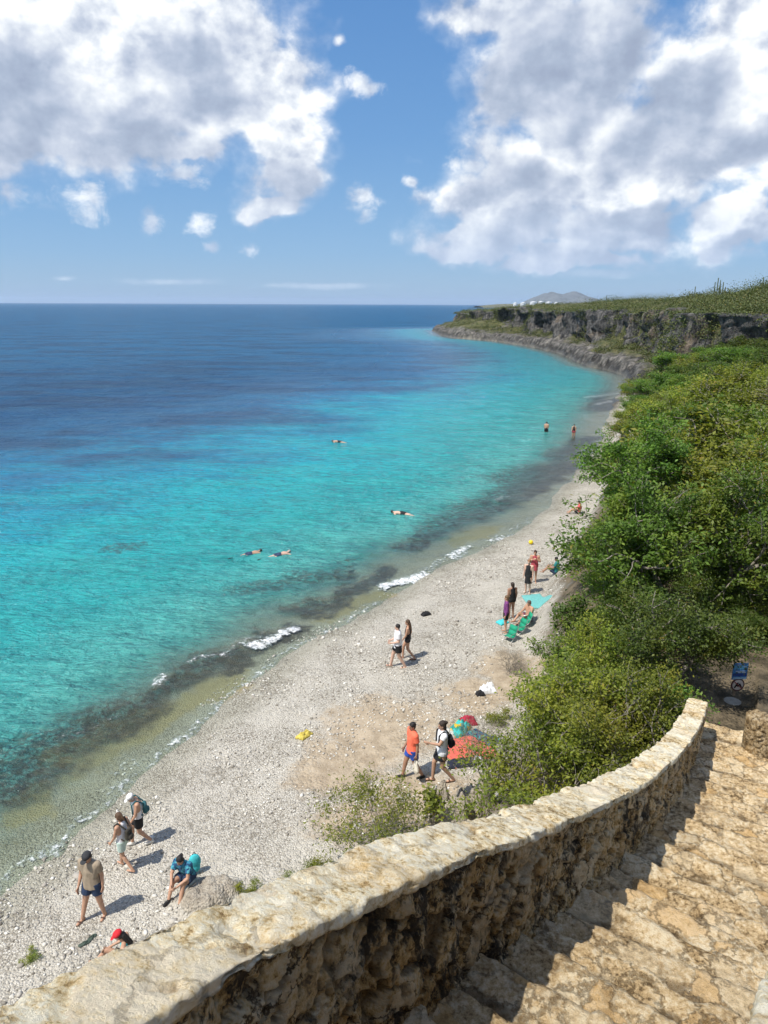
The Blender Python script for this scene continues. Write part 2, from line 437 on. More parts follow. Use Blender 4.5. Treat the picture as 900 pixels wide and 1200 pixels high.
# slab rock
rn = t.noise(pos, 5, 8, .68); rn2 = t.noise(pos, 1.1, 5, .6)
rc = t.ramp(rn, [(.25, (.13, .11, .085)), (.42, (.38, .33, .26)), (.6, (.50, .45, .365)), (.8, (.62, .57, .48))])
col = t.mix(t.rng(t.m('ADD', slab, t.m('MULTIPLY', t.m('SUBTRACT', rn, .5), .6)), .25, .5), col, rc)
# soil under the trees
soil = t.mix(t.rng(t.noise(pos, 1.6, 6, .7), .35, .65), (.055, .045, .028), (.19, .15, .095))
soilf = t.mix(t.rng(t.noise(pos, .16, 6, .7), .4, .6), (.075, .085, .03), (.17, .14, .085))
far = t.rng(t.n('ShaderNodeSeparateXYZ', ins={0: pos}).outputs[1], 60, 110)
soil = t.mix(far, soil, soilf)
em = t.m('ADD', e, t.m('MULTIPLY', t.m('SUBTRACT', t.noise(pos, .8, 4), .5), 2.5))
col = t.mix(t.rng(em, .2, 1.3), col, soil)
# far limestone shelf
rk = t.attr('rocky')
fr = t.noise(pos, .55, 9, .72); fr2 = t.noise(t.vm('MULTIPLY', pos, (1, 1, 2.2)), .16, 6, .65)
frc = t.ramp(fr, [(.39, (.02, .019, .018)), (.47, (.075, .07, .062)), (.55, (.17, .158, .14)), (.68, (.34, .315, .275))])
frc = t.mix(t.rng(fr2, .45, .6, 0, .5), frc, (.11, .105, .10))
green = t.mix(t.rng(t.noise(pos, .5, 6, .7), .35, .65), (.05, .065, .02), (.15, .14, .06))
gm = t.m('MULTIPLY', t.rng(t.m('ADD', d, t.m('MULTIPLY', t.m('SUBTRACT', fr2, .5), 22)), 2, 8), t.rng(t.noise(pos, .11, 6, .7), .34, .46))
gm = t.m('MAXIMUM', gm, t.rng(c, 1.5, 6))
frc = t.mix(gm, frc, green)
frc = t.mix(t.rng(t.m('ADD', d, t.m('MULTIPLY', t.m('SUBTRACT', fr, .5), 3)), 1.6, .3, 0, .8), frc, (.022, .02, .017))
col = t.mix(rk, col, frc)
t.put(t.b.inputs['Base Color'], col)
t.put(t.b.inputs['Roughness'], t.rng(wn, .8, .1, .9, .45)); t.b.inputs['Specular IOR Level'].default_value = .3
bs = t.m('SUBTRACT', 1, t.m('MULTIPLY', v2d, 1.4)); bs1 = t.m('SUBTRACT', 1, t.m('MULTIPLY', v1d, 1.4))
hh = t.m('ADD', t.m('MULTIPLY', bs, t.m('SUBTRACT', 1, t.m('MULTIPLY', sm, .7))), t.m('MULTIPLY', t.m('MULTIPLY', bs1, big_m), 1.2))
nb = t.bump(hh, .035, .9)
nb = t.bump(t.m('ADD', t.m('MULTIPLY', rn, slab), t.m('MULTIPLY', fr, t.m('MULTIPLY', rk, 7))), .12, .8, nb)
t.put(t.b.inputs['Normal'], nb)
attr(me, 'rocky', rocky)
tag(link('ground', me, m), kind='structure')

# ------------------------------------------------------------------ sea
rw = np.concatenate([np.geomspace(11, 60, 330)[:-1], np.geomspace(60, 500, 160)[:-1], np.geomspace(500, 26000, 60)])
aw = np.concatenate([np.linspace(-89, -42, 40)[:-1], np.linspace(-42, 32, 560), np.linspace(32, 80, 20)[1:]])*PI/180
A, R = np.meshgrid(aw, rw); wx = R*np.sin(A); wy = R*np.cos(A)
wnr, wna = wx.shape
wz0, wd, we, wc = [q.reshape(wnr, wna) for q in base_ground(wx.ravel(), wy.ravel())]
amp = sst(0.0, -3, wd)*sst(900, 100, R)
along = wx*.62-wy*.78
wz = amp*(.10*fbm(P3(wx*.5+wy*.2, wy*.9)*.6, 3, 61)+.05*fbm(P3(wx*.8+wy*.4, wy*1.5)*1.5, 3, 66))
# breaking wavelets close to the shore, given by their two ends
def crest(u, v, u2, v2, w, a): return at_z(u, v)[:2], at_z(u2, v2)[:2], w, a
_sw = [(-10, 1052), (28, 1024), (62, 998), (92, 972), (122, 948), (150, 922), (182, 893), (215, 866), (250, 838), (288, 803), (318, 784), (346, 764), (378, 745), (410, 729), (440, 709), (470, 691), (500, 673), (530, 657), (556, 645), (580, 634), (604, 622), (630, 604)]
SWASH = [(a[0]+random.uniform(-6, 0), a[1]+random.uniform(-5, 1), b[0]-random.uniform(0, 6), b[1]-random.uniform(1, 6), random.uniform(.12, .2), random.uniform(.42, .62)) for a, b in zip(_sw[:-1], _sw[1:]) if random.random() < .93]
CREST = [crest(*q) for q in SWASH]+[crest(452, 688, 500, 676, .42, 1), crest(298, 757, 340, 738, .34, .95), crest(222, 776, 262, 766, .22, .6), crest(183, 800, 188, 792, .2, .7), crest(205, 872, 236, 850, .22, .55), crest(575, 634, 602, 628, .3, .8), crest(532, 655, 545, 643, .4, .8),
         crest(690, 466, 722, 461, 1.0, .5), crest(265, 764, 300, 745, .28, .5), crest(140, 905, 170, 885, .15, .35), crest(585, 587, 592, 583, .3, .5), crest(80, 862, 140, 838, .14, .3), crest(700, 474, 716, 470, .7, .6)]
foam = np.zeros_like(wx)
fx = wx+fbm(P3(wx, wy)*1.5, 3, 71)*.4; fy = wy+fbm(P3(wx, wy)*1.5, 3, 75)*.4
for a, b, w, s in CREST:
    dd = b-a; tt = ((fx-a[0])*dd[0]+(fy-a[1])*dd[1])/(dd @ dd); tc = np.clip(tt, 0, 1)
    q = np.hypot(fx-a[0]-tc*dd[0], fy-a[1]-tc*dd[1]); g = sst(w*2.0, w*.1, q)
    foam = np.maximum(foam, g*s*1.15); wz = wz+.05*s*sst(w*3.0, 0, q)
wz = wz-.04*sst(0, .6, wd)
me = mesh('sea', np.stack([wx, wy, wz], -1).reshape(-1, 3), grid_faces(wnr, wna)[:, ::-1])
attr(me, 'd', wd); attr(me, 'foam', foam); attr(me, 'reef', band(wx, wy, REEF)); attr(me, 'shelf', band(wx, wy, SHELF, .5, 77))
m, t = new_mat('sea water')
pos = coords(t, 'World'); d = t.attr('d')
n1 = t.noise(pos, .035, 4, .6); n2 = t.noise(t.vm('MULTIPLY', pos, (.6, 1.4, 1)), .16, 5, .65)
dsh = t.rng(t.n('ShaderNodeSeparateXYZ', ins={0: pos}).outputs[1], 85, 230, 0, -16)
dj = t.m('ADD', t.m('ADD', d, dsh), t.m('ADD', t.m('MULTIPLY', t.m('SUBTRACT', n1, .5), 46), t.m('MULTIPLY', t.m('SUBTRACT', n2, .5), 30)))
dj2 = t.m('ADD', d, t.m('MULTIPLY', t.m('SUBTRACT', n2, .5), 3))
dd = t.mix(t.rng(d, -8, -22), dj2, dj)
f = t.m('DIVIDE', t.m('MULTIPLY', dd, -1), 88, clamp=True)
wc = t.ramp(f, [(0, (.30, .40, .33)), (.02, (.20, .40, .335)), (.055, (.09, .37, .325)), (.13, (.022, .36, .355)), (.25, (.008, .38, .42)), (.36, (.007, .31, .42)), (.45, (.010, .19, .34)), (.54, (.012, .12, .255)), (.7, (.013, .082, .195)), (1, (.012, .070, .168))])
wc = t.mix(t.rng(t.n('ShaderNodeSeparateXYZ', ins={0: pos}).outputs[1], 70, 230, 0, .75), wc, t.mix(t.rng(d, -6, -45), (.03, .22, .30), (.012, .13, .27)))
# deep patches of sea grass and reef seen through the water
pn = t.noise(t.vm('MULTIPLY', pos, (.55, 1.3, 1)), .06, 6, .68)
deepm = t.m('MULTIPLY', t.rng(dd, -22, -46), t.rng(pn, .46, .56))
wc = t.mix(t.m('MULTIPLY', deepm, .55), wc, (.017, .036, .09))
wc = t.mix(t.m('MULTIPLY', t.m('MULTIPLY', t.attr('reef'), t.rng(t.noise(pos, 2.6, 8, .78, .5), .40, .55, .10, 1)), t.rng(d, -1, -7, .95, .62)), wc, t.mix(t.rng(t.noise(pos, 3, 5, .7), .4, .6), (.022, .02, .018), (.085, .075, .055)))
wc = t.mix(t.m('MULTIPLY', t.attr('shelf'), .4), wc, (.22, .22, .09))
# wavelets
wv = t.vm('MULTIPLY', pos, (.75, 1.5, 1))
w1 = t.noise(wv, .5, 5, .6, .3); w2 = t.noise(wv, 1.9, 5, .62, .4); w3 = t.noise(wv, 7, 3, .6)
w0 = t.noise(t.vm('MULTIPLY', pos, (.55, 1.5, 1)), .10, 5, .62, .4)
wh = t.m('ADD', t.m('ADD', t.m('MULTIPLY', w1, .9), t.m('MULTIPLY', w0, t.rng(d, -15, -60, .6, 2.6))), t.m('ADD', t.m('MULTIPLY', w2, .34), t.m('MULTIPLY', w3, .05)))
streak = t.rng(t.m('ADD', w2, t.m('MULTIPLY', w1, .4)), .52, .88)
mot = t.noise(t.vm('MULTIPLY', pos, (.9, 1.35, 1)), 1.5, 7, .74, .8); mot2 = t.noise(pos, .22, 5, .6)
wc = t.mix(t.rng(t.m('ADD', mot, t.m('MULTIPLY', t.m('SUBTRACT', mot2, .5), .5)), .34, .62, .68, 0), wc, t.mix(1, wc, (.30, .52, .58), 'MULTIPLY'))
fo = t.m('MULTIPLY', t.attr('foam'), 1); fn = t.noise(pos, 5.5, 6, .75)
fm = t.rng(t.m('ADD', t.m('MULTIPLY', fo, .95), t.m('MULTIPLY', t.m('SUBTRACT', fn, .5), 3.2)), .30, 1.15)
fm = t.m('MULTIPLY', fm, t.rng(fo, .05, .40))
fk = t.m('MULTIPLY', t.rng(d, -30, -60), t.rng(t.noise(t.vm('MULTIPLY', pos, (.5, 1.7, 1)), .22, 7, .75, .5), .42, .66))
wc = t.mix(t.m('MULTIPLY', fk, .38), wc, (.045, .15, .24))
wc = t.mix(fm, wc, (.86, .88, .88))
t.put(t.b.inputs['Base Color'], wc); t.put(t.b.inputs['Roughness'], t.mix(fm, t.rng(d, -20, -80, .16, .4), .8)); t.b.inputs['IOR'].default_value = 1.33; t.put(t.b.inputs['Specular IOR Level'], t.rng(d, -25, -70, .5, .2))
t.put(t.b.inputs['Normal'], t.bump(wh, 1.15, 1.0))
tr = t.n('ShaderNodeBsdfTransparent'); t.put(tr.inputs[0], (.88, .96, .94))
gl = t.n('ShaderNodeBsdfGlossy'); gl.inputs['Roughness'].default_value = .12; t.put(gl.inputs['Normal'], t.bump(wh, .2, .8))
fr = t.n('ShaderNodeFresnel'); fr.inputs[0].default_value = 1.33
ms = t.n('ShaderNodeMixShader'); t.put(ms.inputs[0], fr); t.nt.links.new(tr.outputs[0], ms.inputs[1]); t.nt.links.new(gl.outputs[0], ms.inputs[2])
op = t.m('MAXIMUM', t.rng(t.m('ADD', d, t.m('MULTIPLY', t.m('SUBTRACT', n2, .5), 1.5)), -.2, -7.0), fm)
ms2 = t.n('ShaderNodeMixShader'); t.put(ms2.inputs[0], op); t.nt.links.new(ms.outputs[0], ms2.inputs[1]); t.nt.links.new(t.b.outputs[0], ms2.inputs[2])
t.nt.links.new(ms2.outputs[0], t.out.inputs[0])
tag(link('sea', me, m), kind='structure')

# ------------------------------------------------------------------ limestone cliff band on the headland
cl = resample(np.vstack([[(92, 446), (48, 420)], CL[:17]]), 860, 6)
dc = np.gradient(cl, axis=0); dc /= np.linalg.norm(dc, axis=1)[:, None]; nc = np.stack([dc[:, 1], -dc[:, 0]], -1)
# outward = towards the sea (away from the inside of the cliff polygon)
tst = cl[400]+nc[400]*3
if inside(np.array([tst[0]]), np.array([tst[1]]), CL)[0]: nc = -nc
M = 46
h = np.linspace(0, 1, M)
sC = np.r_[0, np.cumsum(np.linalg.norm(np.diff(cl, axis=0), axis=1))]
zt = base_ground(cl[:, 0]-nc[:, 0]*2.8, cl[:, 1]-nc[:, 1]*2.8)[0]; zb = base_ground(cl[:, 0]+nc[:, 0]*2.5, cl[:, 1]+nc[:, 1]*2.5)[0]-1.2
zt = zt+.5*fbm(P3(cl[:, 0]*.2, cl[:, 1]*.2), 3, 81)
Hh, Ss = np.meshgrid(h, sC)
lip = np.clip((Hh-.86)/.14, 0, 1)
Z = zb[:, None]+(zt-zb)[:, None]*np.clip(Hh/.86, 0, 1)+.1*lip
out = .6+1.6*(1-np.clip(Hh/.86, 0, 1))**1.5-4.2*lip
q = P3(cl[:, 0][:, None]+0*Hh, cl[:, 1][:, None]+0*Hh, Z)
face = 1-lip
butt = np.abs(fbm(np.stack([Ss*.075, Ss*0, Z*.05], -1), 3, 83))*-9+2.0
out = out+face*(butt+2.2*fbm(q*.30, 5, 84)+.35*fbm(q*1.5, 3, 86))
cave = sst(.12, .42, fbm(np.stack([Ss*.09, Ss*0, Z*.13], -1), 2, 88))*sst(.15, .35, Hh)*sst(.9, .7, Hh)
out = out-face*cave*3.6
V = np.stack([cl[:, 0][:, None]+nc[:, 0][:, None]*out, cl[:, 1][:, None]+nc[:, 1][:, None]*out, Z+.4*fbm(q*.5, 3, 89)*face], -1)
me = mesh('cliff', V.reshape(-1, 3), grid_faces(len(cl), M))
attr(me, 'cave', cave)
m, t = new_mat('grey limestone')
pos = coords(t, 'World')
st = t.vm('MULTIPLY', pos, (1, 1, .32)); a1 = t.noise(st, .8, 9, .72); a2 = t.noise(pos, .13, 5, .6)
cc = t.ramp(a1, [(.38, (.015, .015, .016)), (.47, (.052, .051, .050)), (.55, (.12, .116, .11)), (.68, (.27, .25, .22))])
cc = t.mix(t.rng(a2, .56, .66, 0, .6), cc, t.mix(t.rng(a1, .3, .7), (.14, .10, .07), (.40, .31, .21)))
t.put(t.b.inputs['Base Color'], cc); t.b.inputs['Roughness'].default_value = .95
t.put(t.b.inputs['Normal'], t.bump(t.m('ADD', t.noise(pos, 1.2, 9, .75), a1), 1.1, .9))
ROCK_M = m
tag(link('cliff', me, m), kind='structure')

# distant hills and the far shore
def hill_mesh(name, segs, Y, dpt, s, col):
    xs = np.linspace(segs[0][0], segs[-1][0], 260); hh = np.interp(xs, [a for a, b in segs], [b for a, b in segs])
    n = 24; vs = []
    for j in range(n):
        f_ = j/(n-1); prof = .84*math.sin(PI*f_)
        yy = Y+(f_-.5)*dpt
        z = hh*prof*(1+.35*fbm(P3(xs/170, np.full_like(xs, yy)/170), 5, s)) - 3
        vs.append(np.stack([xs, np.full_like(xs, yy), z], -1))
    me = mesh(name, np.array(vs).reshape(-1, 3), grid_faces(n, len(xs))[:, ::-1])
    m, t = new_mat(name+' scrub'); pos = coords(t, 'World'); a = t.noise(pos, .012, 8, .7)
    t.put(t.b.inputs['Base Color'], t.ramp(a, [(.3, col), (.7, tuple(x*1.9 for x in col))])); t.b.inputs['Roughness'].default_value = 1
    tag(link('hills', me, m), kind='structure')
def hx(u, v, Y):
    p = at_y(u, v, Y); return (p[0], max(p[2]+3, 0))
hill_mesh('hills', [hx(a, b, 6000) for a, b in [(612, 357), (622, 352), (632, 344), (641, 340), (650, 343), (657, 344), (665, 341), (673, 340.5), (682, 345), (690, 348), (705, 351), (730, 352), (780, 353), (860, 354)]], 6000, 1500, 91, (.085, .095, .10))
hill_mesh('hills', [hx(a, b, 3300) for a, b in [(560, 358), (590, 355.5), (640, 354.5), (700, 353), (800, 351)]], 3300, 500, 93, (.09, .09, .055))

# ------------------------------------------------------------------ masonry
def stone_mat(name, ramp, stain=(.03, .025, .018), stain_amt=.5, orange=.3, bump=.02, sc=1.0, lo=.5, cellk=.26, ka=1.5, crack=.6, cs=5.5):
    m, t = new_mat(name); gpos = coords(t, 'World'); sc_ = t.n('ShaderNodeCombineXYZ'); t.put(sc_.inputs[0], t.m('MULTIPLY', t.attr('sid'), 2.3)); t.put(sc_.inputs[1], t.m('MULTIPLY', t.attr('sid'), 1.1)); pos = t.vm('ADD', gpos, sc_.outputs[0])
    a = t.noise(pos, 4.2*sc, 9, .74); b = t.noise(pos, 24*sc, 8, .76); cell = t.attr('cell'); crev = t.attr('crev'); 
    v = t.m('ADD', t.m('MULTIPLY', t.m('SUBTRACT', a, .5), ka), t.m('ADD', t.m('MULTIPLY', t.m('SUBTRACT', b, .5), 2.5), t.m('ADD', lo, t.m('MULTIPLY', t.m('SUBTRACT', cell, .5), cellk))))
    c = t.ramp(v, ramp)
    om = t.m('MULTIPLY', t.rng(cell, .92, .96), t.rng(b, .35, .6, .3, 1))
    c = t.mix(t.m('MULTIPLY', om, orange), c, (.62, .36, .12))
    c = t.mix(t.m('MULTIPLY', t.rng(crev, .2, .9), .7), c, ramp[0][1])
    wq = t.vm('ADD', pos, t.vm('SCALE', t.vm('SUBTRACT', t.noise(pos, 5, 5, .7, out=1), (.5, .5, .5)), .30))
    ed = t.vor(wq, cs*sc, 'DISTANCE_TO_EDGE'); lum_ = t.vor(wq, cs*sc, 'F1', 'Color'); qq = t.n('ShaderNodeSeparateColor'); t.put(qq.inputs[0], lum_)
    ck = t.m('MULTIPLY', t.rng(t.m('ADD', ed, t.m('MULTIPLY', t.m('SUBTRACT', b, .5), .22)), .055, .0), t.rng(t.noise(pos, 1.7, 4, .6), .36, .52))
    c = t.mix(t.m('MULTIPLY', t.rng(qq.outputs[0], .80, .86), .6*crack), c, ramp[-1][1]); c = t.mix(t.m('MULTIPLY', t.rng(qq.outputs[1], .86, .9), orange), c, (.62, .38, .14))
    c = t.mix(t.m('MULTIPLY', ck, crack), c, tuple(x*.8 for x in ramp[0][1]))
    sv = t.vm('MULTIPLY', pos, (1, 1, .45))
    s = t.m('MULTIPLY', t.rng(t.noise(sv, 2.1, 7, .68), .50, .57), t.rng(t.noise(sv, 9, 8, .8), .44, .54))
    c = t.mix(t.m('MULTIPLY', s, stain_amt), c, stain)
    t.put(t.b.inputs['Base Color'], c); t.b.inputs['Roughness'].default_value = .93; t.b.inputs['Specular IOR Level'].default_value = .25
    pits = t.vor(t.vm('ADD', pos, t.vm('SCALE', t.noise(pos, 20, 2, out=1), .03)), 34*sc)
    hgt = t.m('ADD', t.m('MULTIPLY', b, 1.3), t.m('ADD', t.noise(pos, 60*sc, 6, .75), t.m('MULTIPLY', t.rng(pits, 0, .35), .18)))
    hgt = t.m('SUBTRACT', t.m('MULTIPLY', hgt, 1.5), t.m('MULTIPLY', ck, crack*1.2))
    t.put(t.b.inputs['Normal'], t.bump(hgt, bump, 1.0))
    return m
R_PALE = [(.22, (.24, .15, .06)), (.38, (.52, .37, .17)), (.50, (.76, .60, .34)), (.66, (.86, .74, .49)), (.88, (.92, .85, .66))]
R_STEP = [(.18, (.10, .065, .03)), (.34, (.31, .21, .10)), (.50, (.52, .37, .19)), (.68, (.65, .49, .28)), (.92, (.78, .66, .45))]
R_FACE = [(.15, (.09, .05, .018)), (.30, (.40, .24, .08)), (.46, (.68, .45, .18)), (.66, (.82, .62, .33)), (.9, (.86, .72, .48))]
M_COPE = stone_mat('pale weathered coping', R_PALE, stain_amt=.12, orange=.25, bump=.010, lo=.68, crack=.35, cs=3.0, stain=(.22, .18, .13))
M_FACE = stone_mat('brown rubble masonry', R_FACE, stain_amt=.93, orange=.35, bump=.026, lo=.60, ka=1.9, crack=.9, cs=5.0)
M_STEP = stone_mat('worn tan steps', R_STEP, stain_amt=.3, orange=.5, bump=.012, lo=.61, stain=(.14, .09, .045), cellk=.34, ka=1.0, crack=.5, cs=3.3)

def stations(s0, s1, dens):
    """plan stations from s0 to s1; dens(s) gives the spacing"""
    out = [s0]
    while out[-1] < s1: out.append(out[-1]+dens(out[-1]))
    return np.array(out)
def curve(s, arr): return np.interp(s, sT, arr)
def frame(s):
    P = np.stack([curve(s, TOP[:, 0]), curve(s, TOP[:, 1])], -1); N = np.stack([curve(s, NR[:, 0]), curve(s, NR[:, 1])], -1); N /= np.linalg.norm(N, axis=1)[:, None]
    return P, N, curve(s, TOP[:, 2]), curve(s, BASEZ)
def loft(name, s, prof, ztop, P, N, face_fn, mat, parent, closed, ends=True):
    """prof(j) -> (right offset, height below top, normal right, normal up) rows; displaced by face_fn"""
    n = len(s); pr = prof
    off = pr[None, :, 0]; dz = pr[None, :, 1]
    X = P[:, 0][:, None]+N[:, 0][:, None]*off; Y = P[:, 1][:, None]+N[:, 1][:, None]*off; Z = ztop[:, None]+dz
    p = np.stack([X, Y, Z+0*X], -1)
    nn = np.stack([N[:, 0][:, None]*pr[None, :, 2], N[:, 1][:, None]*pr[None, :, 2], np.zeros_like(X)+pr[None, :, 3]], -1)
    disp, cell, crev, extra = face_fn(p, s, pr)
    p = p+nn*disp[..., None]+extra
    f = grid_faces(n, pr.shape[0], closed)
    v = p.reshape(-1, 3); fl = f
    if ends and closed:
        c0 = p[0].mean(0); c1 = p[-1].mean(0); v = np.vstack([v, c0, c1]); m_ = pr.shape[0]; k = np.arange(m_)
        e0 = np.stack([np.full(m_, len(v)-2), k, (k+1) % m_, (k+1) % m_], -1); e1 = np.stack([np.full(m_, len(v)-1), (n-1)*m_+(k+1) % m_, (n-1)*m_+k, (n-1)*m_+k], -1)
        me = mesh(name, v, [tuple(q) for q in f.tolist()]+[tuple(q[:3]) for q in e0.tolist()]+[tuple(q[:3]) for q in e1.tolist()])
        cell = np.r_[cell.ravel(), .5, .5]; crev = np.r_[crev.ravel(), 0, 0]
    else: me = mesh(name, v, f, smooth=False)
    attr(me, 'cell', cell.ravel()); attr(me, 'crev', crev.ravel())
    return link(name, me, mat, parent)
def rounded_prof(x0, x1, z0, z1, step, r=.04, bottom=True):
    """closed outline of a slab section, clockwise from the left bottom; rows (x, z, nx, nz)"""
    pts = []
    def seg(a, b, nrm):
        n = max(2, int(np.hypot(b[0]-a[0], b[1]-a[1])/step)); 
        for i in range(n): k = i/n; pts.append((a[0]+(b[0]-a[0])*k, a[1]+(b[1]-a[1])*k, *nrm))
    def arc(cx, cz, a0, a1):
        n = 4
        for i in range(n): a = a0+(a1-a0)*i/n; pts.append((cx+r*math.cos(a), cz+r*math.sin(a), math.cos(a), math.sin(a)))
    seg((x0, z0), (x0, z1-r), (-1, 0)); arc(x0+r, z1-r, PI, PI/2); seg((x0+r, z1), (x1-r, z1), (0, 1)); arc(x1-r, z1-r, PI/2, 0); seg((x1, z1-r), (x1, z0), (1, 0))
    seg((x1, z0), (x0, z0), (0, -1))
    return np.array(pts)
def rub(p, s, sc=5.2, amp=.055, sd=100):
    w = p+np.stack([fbm(p*3, 2, sd), fbm(p*3, 2, sd+3), fbm(p*3, 2, sd+6)], -1)*.09
    f1, f2, cid = worley(w*np.array([sc, sc, sc*1.25]), sd)
    g = sst(.02, .30, f2-f1)
    return (g-.6)*amp*(.6+.8*cid), cid, 1-g
def face_wall(p, s, pr):
    w = p+np.stack([fbm(p*4, 3, 201), fbm(p*4, 3, 203), fbm(p*4, 3, 206)], -1)*.16
    f1, f2, cid = worley(w*np.array([6.2, 6.2, 5.8]), 210); cr = 1-sst(.0, .16, f2-f1)
    d = (cid-.5)*.045-cr*.028-.035*np.abs(fbm(p*np.array([5, 5, 2.6]), 4, 212))
    d = d+.035*fbm(p*1.3, 4, 120)+.024*fbm(p*9, 5, 122, .65)+.008*fbm(p*40, 2, 123)
    tp_ = sst(-.03, -.14, pr[None, :, 1]); d = d*tp_
    ero = tp_*sst(.15, .5, fbm(p*np.array([1.7, 1.7, .9]), 4, 125)); d = d-.055*ero*(.4+.6*sst(-.1, .3, fbm(p*6, 3, 127)))
    return d, cid, np.clip(cr+.4*ero, 0, 1), 0
THK = .295
def face_cope(p, s, pr):
    w = p+np.stack([fbm(p*2.2, 3, 130), fbm(p*2.2, 3, 133), fbm(p*2.2, 3, 136)], -1)*.22
    f1, f2, cid = worley(w*np.array([2.6, 2.6, 1.0]), 131)
    g = sst(.0, .10, f2-f1); g = np.maximum(g, sst(-.15, .2, fbm(p*1.7, 2, 139)))
    side = np.abs(pr[None, :, 2])
    big = .022*fbm(p*1.5, 3, 140); mid_ = .020*fbm(p*6, 4, 142)+.008*fbm(p*22, 3, 143)
    pit = -.022*sst(.22, .5, fbm(p*8, 3, 145))
    d = (g-1)*.013+(big+mid_+pit)*(1.1+.2*side)+.008*fbm(p*38, 3, 148)
    cr = (1-g)*.35+sst(.25, .5, fbm(p*8, 3, 145))*.5
    ex = np.zeros_like(p)
    low = (pr[:, 3] < -.5) | ((np.abs(pr[:, 2]) > .9) & (pr[:, 1] < -.07))
    ex[..., 2] = np.where(low[None, :], .012*fbm(p*np.array([3., 3., 0]), 4, 147), 0)
    return d, cid, cr, ex
spc = lambda s: .010+max(0, s-3.0)*.0036
s = stations(.6, float(sT[-1]), spc)
P, N, zt, zb = frame(s)
zt = zt+.02*fbm(np.stack([s*1.1, s*0, s*0], -1), 3, 150)
par = empty('stone_parapet', (float(TOP[100, 0]), float(TOP[100, 1]), float(BASEZ[100])), 0, 'long curved parapet of brown rubble with a pale coping, running down beside the steps', 'wall')
bpy.context.view_layer.update()
INV = lambda e: Matrix.Translation(-Vector(e.location))
def keep(o, e): o.matrix_parent_inverse = INV(e); return o
keep(loft('coping', s, rounded_prof(-THK-.01, .014, -.06, 0, .011, .014), zt, P, N, face_cope, M_COPE, par, True), par)
pr = rounded_prof(-THK, 0, -1.9, -.085, .022, .02); pr[:, 1] = np.where(pr[:, 0] < -.03, pr[:, 1], np.maximum(pr[:, 1], -1.35))
pr2 = [(-THK, -1.9+.08*i, -1, 0) for i in range(23)]+[(0, -.045-.0135*i, 1, 0) for i in range(96)]
keep(loft('rubble_face', s, np.array(pr2), zt, P, N, face_wall, M_FACE, par, False), par)

# right parapet: its near end shows at the corner of the picture
s = stations(2.0, 8.6, lambda s: .016)
P, N, zt, zb = frame(s)
q = at_y(890, 1160, 1.62); k = int(np.argmin(np.hypot(P[:, 0]-q[0], P[:, 1]-q[1]))); RW0 = float((q[:2]-P[k]) @ N[k])
Pr = P+N*RW0
zr = zt+(q[2]-zt[k])
par2 = empty('stone_parapet', (float(Pr[k, 0]), float(Pr[k, 1]), float(zb[k])), 0, 'pale coping edge of the low wall on the right side of the upper steps', 'wall')
W0 = RW0
keep(loft('coping', s, rounded_prof(0, .36, -.07, 0, .014, .02), zr, Pr, N, face_cope, M_COPE, par2, True), par2)
keep(loft('rubble_face', s, np.array([(.02, -1.5+.02*i, -1, 0) for i in range(71)]+[(.34, -.09-.05*i, 1, 0) for i in range(28)]), zr, Pr, N, face_wall, M_FACE, par2, False), par2)
# lower right wall with a rounded end
we_ = at_y(873, 862, 10.6)
pts = np.array([[we_[0]+.05, 10.75], [we_[0]+.5, 10.45], [we_[0]+1.2, 10.15], [we_[0]+2.3, 9.9], [we_[0]+4, 9.8]])
W2 = resample(pts, 260, 30); d2 = np.gradient(W2, axis=0); d2 /= np.linalg.norm(d2, axis=1)[:, None]; n2 = np.stack([d2[:, 1], -d2[:, 0]], -1)
endr = np.linspace(0, 1, 260); lw = W2[:, 0]-W2[0, 0]
thick = .22*np.sqrt(np.clip(1-(1-np.clip(lw/.22, 0, 1))**2, 0.02, 1))
zt2 = np.full(260, at_y(885, 836, 10.7)[2])+.03*fbm(np.stack([lw*2, lw*0, lw*0], -1), 2, 160)
pr = [(1, -1.5+.02*i, 1, 0) for i in range(75)]+[(1-.2*i, 0, 0, 1) for i in range(1, 10)]+[(-1, -.02-.04*i, -1, 0) for i in range(36)]
pr = np.array(pr); X = W2[:, 0][:, None]+n2[:, 0][:, None]*pr[None, :, 0]*thick[:, None]; Y = W2[:, 1][:, None]+n2[:, 1][:, None]*pr[None, :, 0]*thick[:, None]; Z = zt2[:, None]+pr[None, :, 1]
p = np.stack([X, Y, Z], -1); nn = np.stack([n2[:, 0][:, None]*pr[None, :, 2], n2[:, 1][:, None]*pr[None, :, 2], 0*X+pr[None, :, 3]], -1)
dsp, cid, cr = rub(p*np.array([1, 1, .45]), 0, 11, .03, 170); cr = cr*.5; p = p+nn*(dsp+.02*fbm(p*np.array([9, 9, 2.]), 3, 171))[..., None]
me = mesh('rubble_face', p.reshape(-1, 3), grid_faces(260, len(pr))); attr(me, 'cell', cid.ravel()); attr(me, 'crev', cr.ravel())
o = link('stone_wall', me, stone_mat('greyed rubble masonry', R_STEP, stain_amt=.5, orange=.1, bump=.03, lo=.62), None)
tag(o, 'short rubble wall with a rounded end at the foot of the steps, right edge', 'wall')

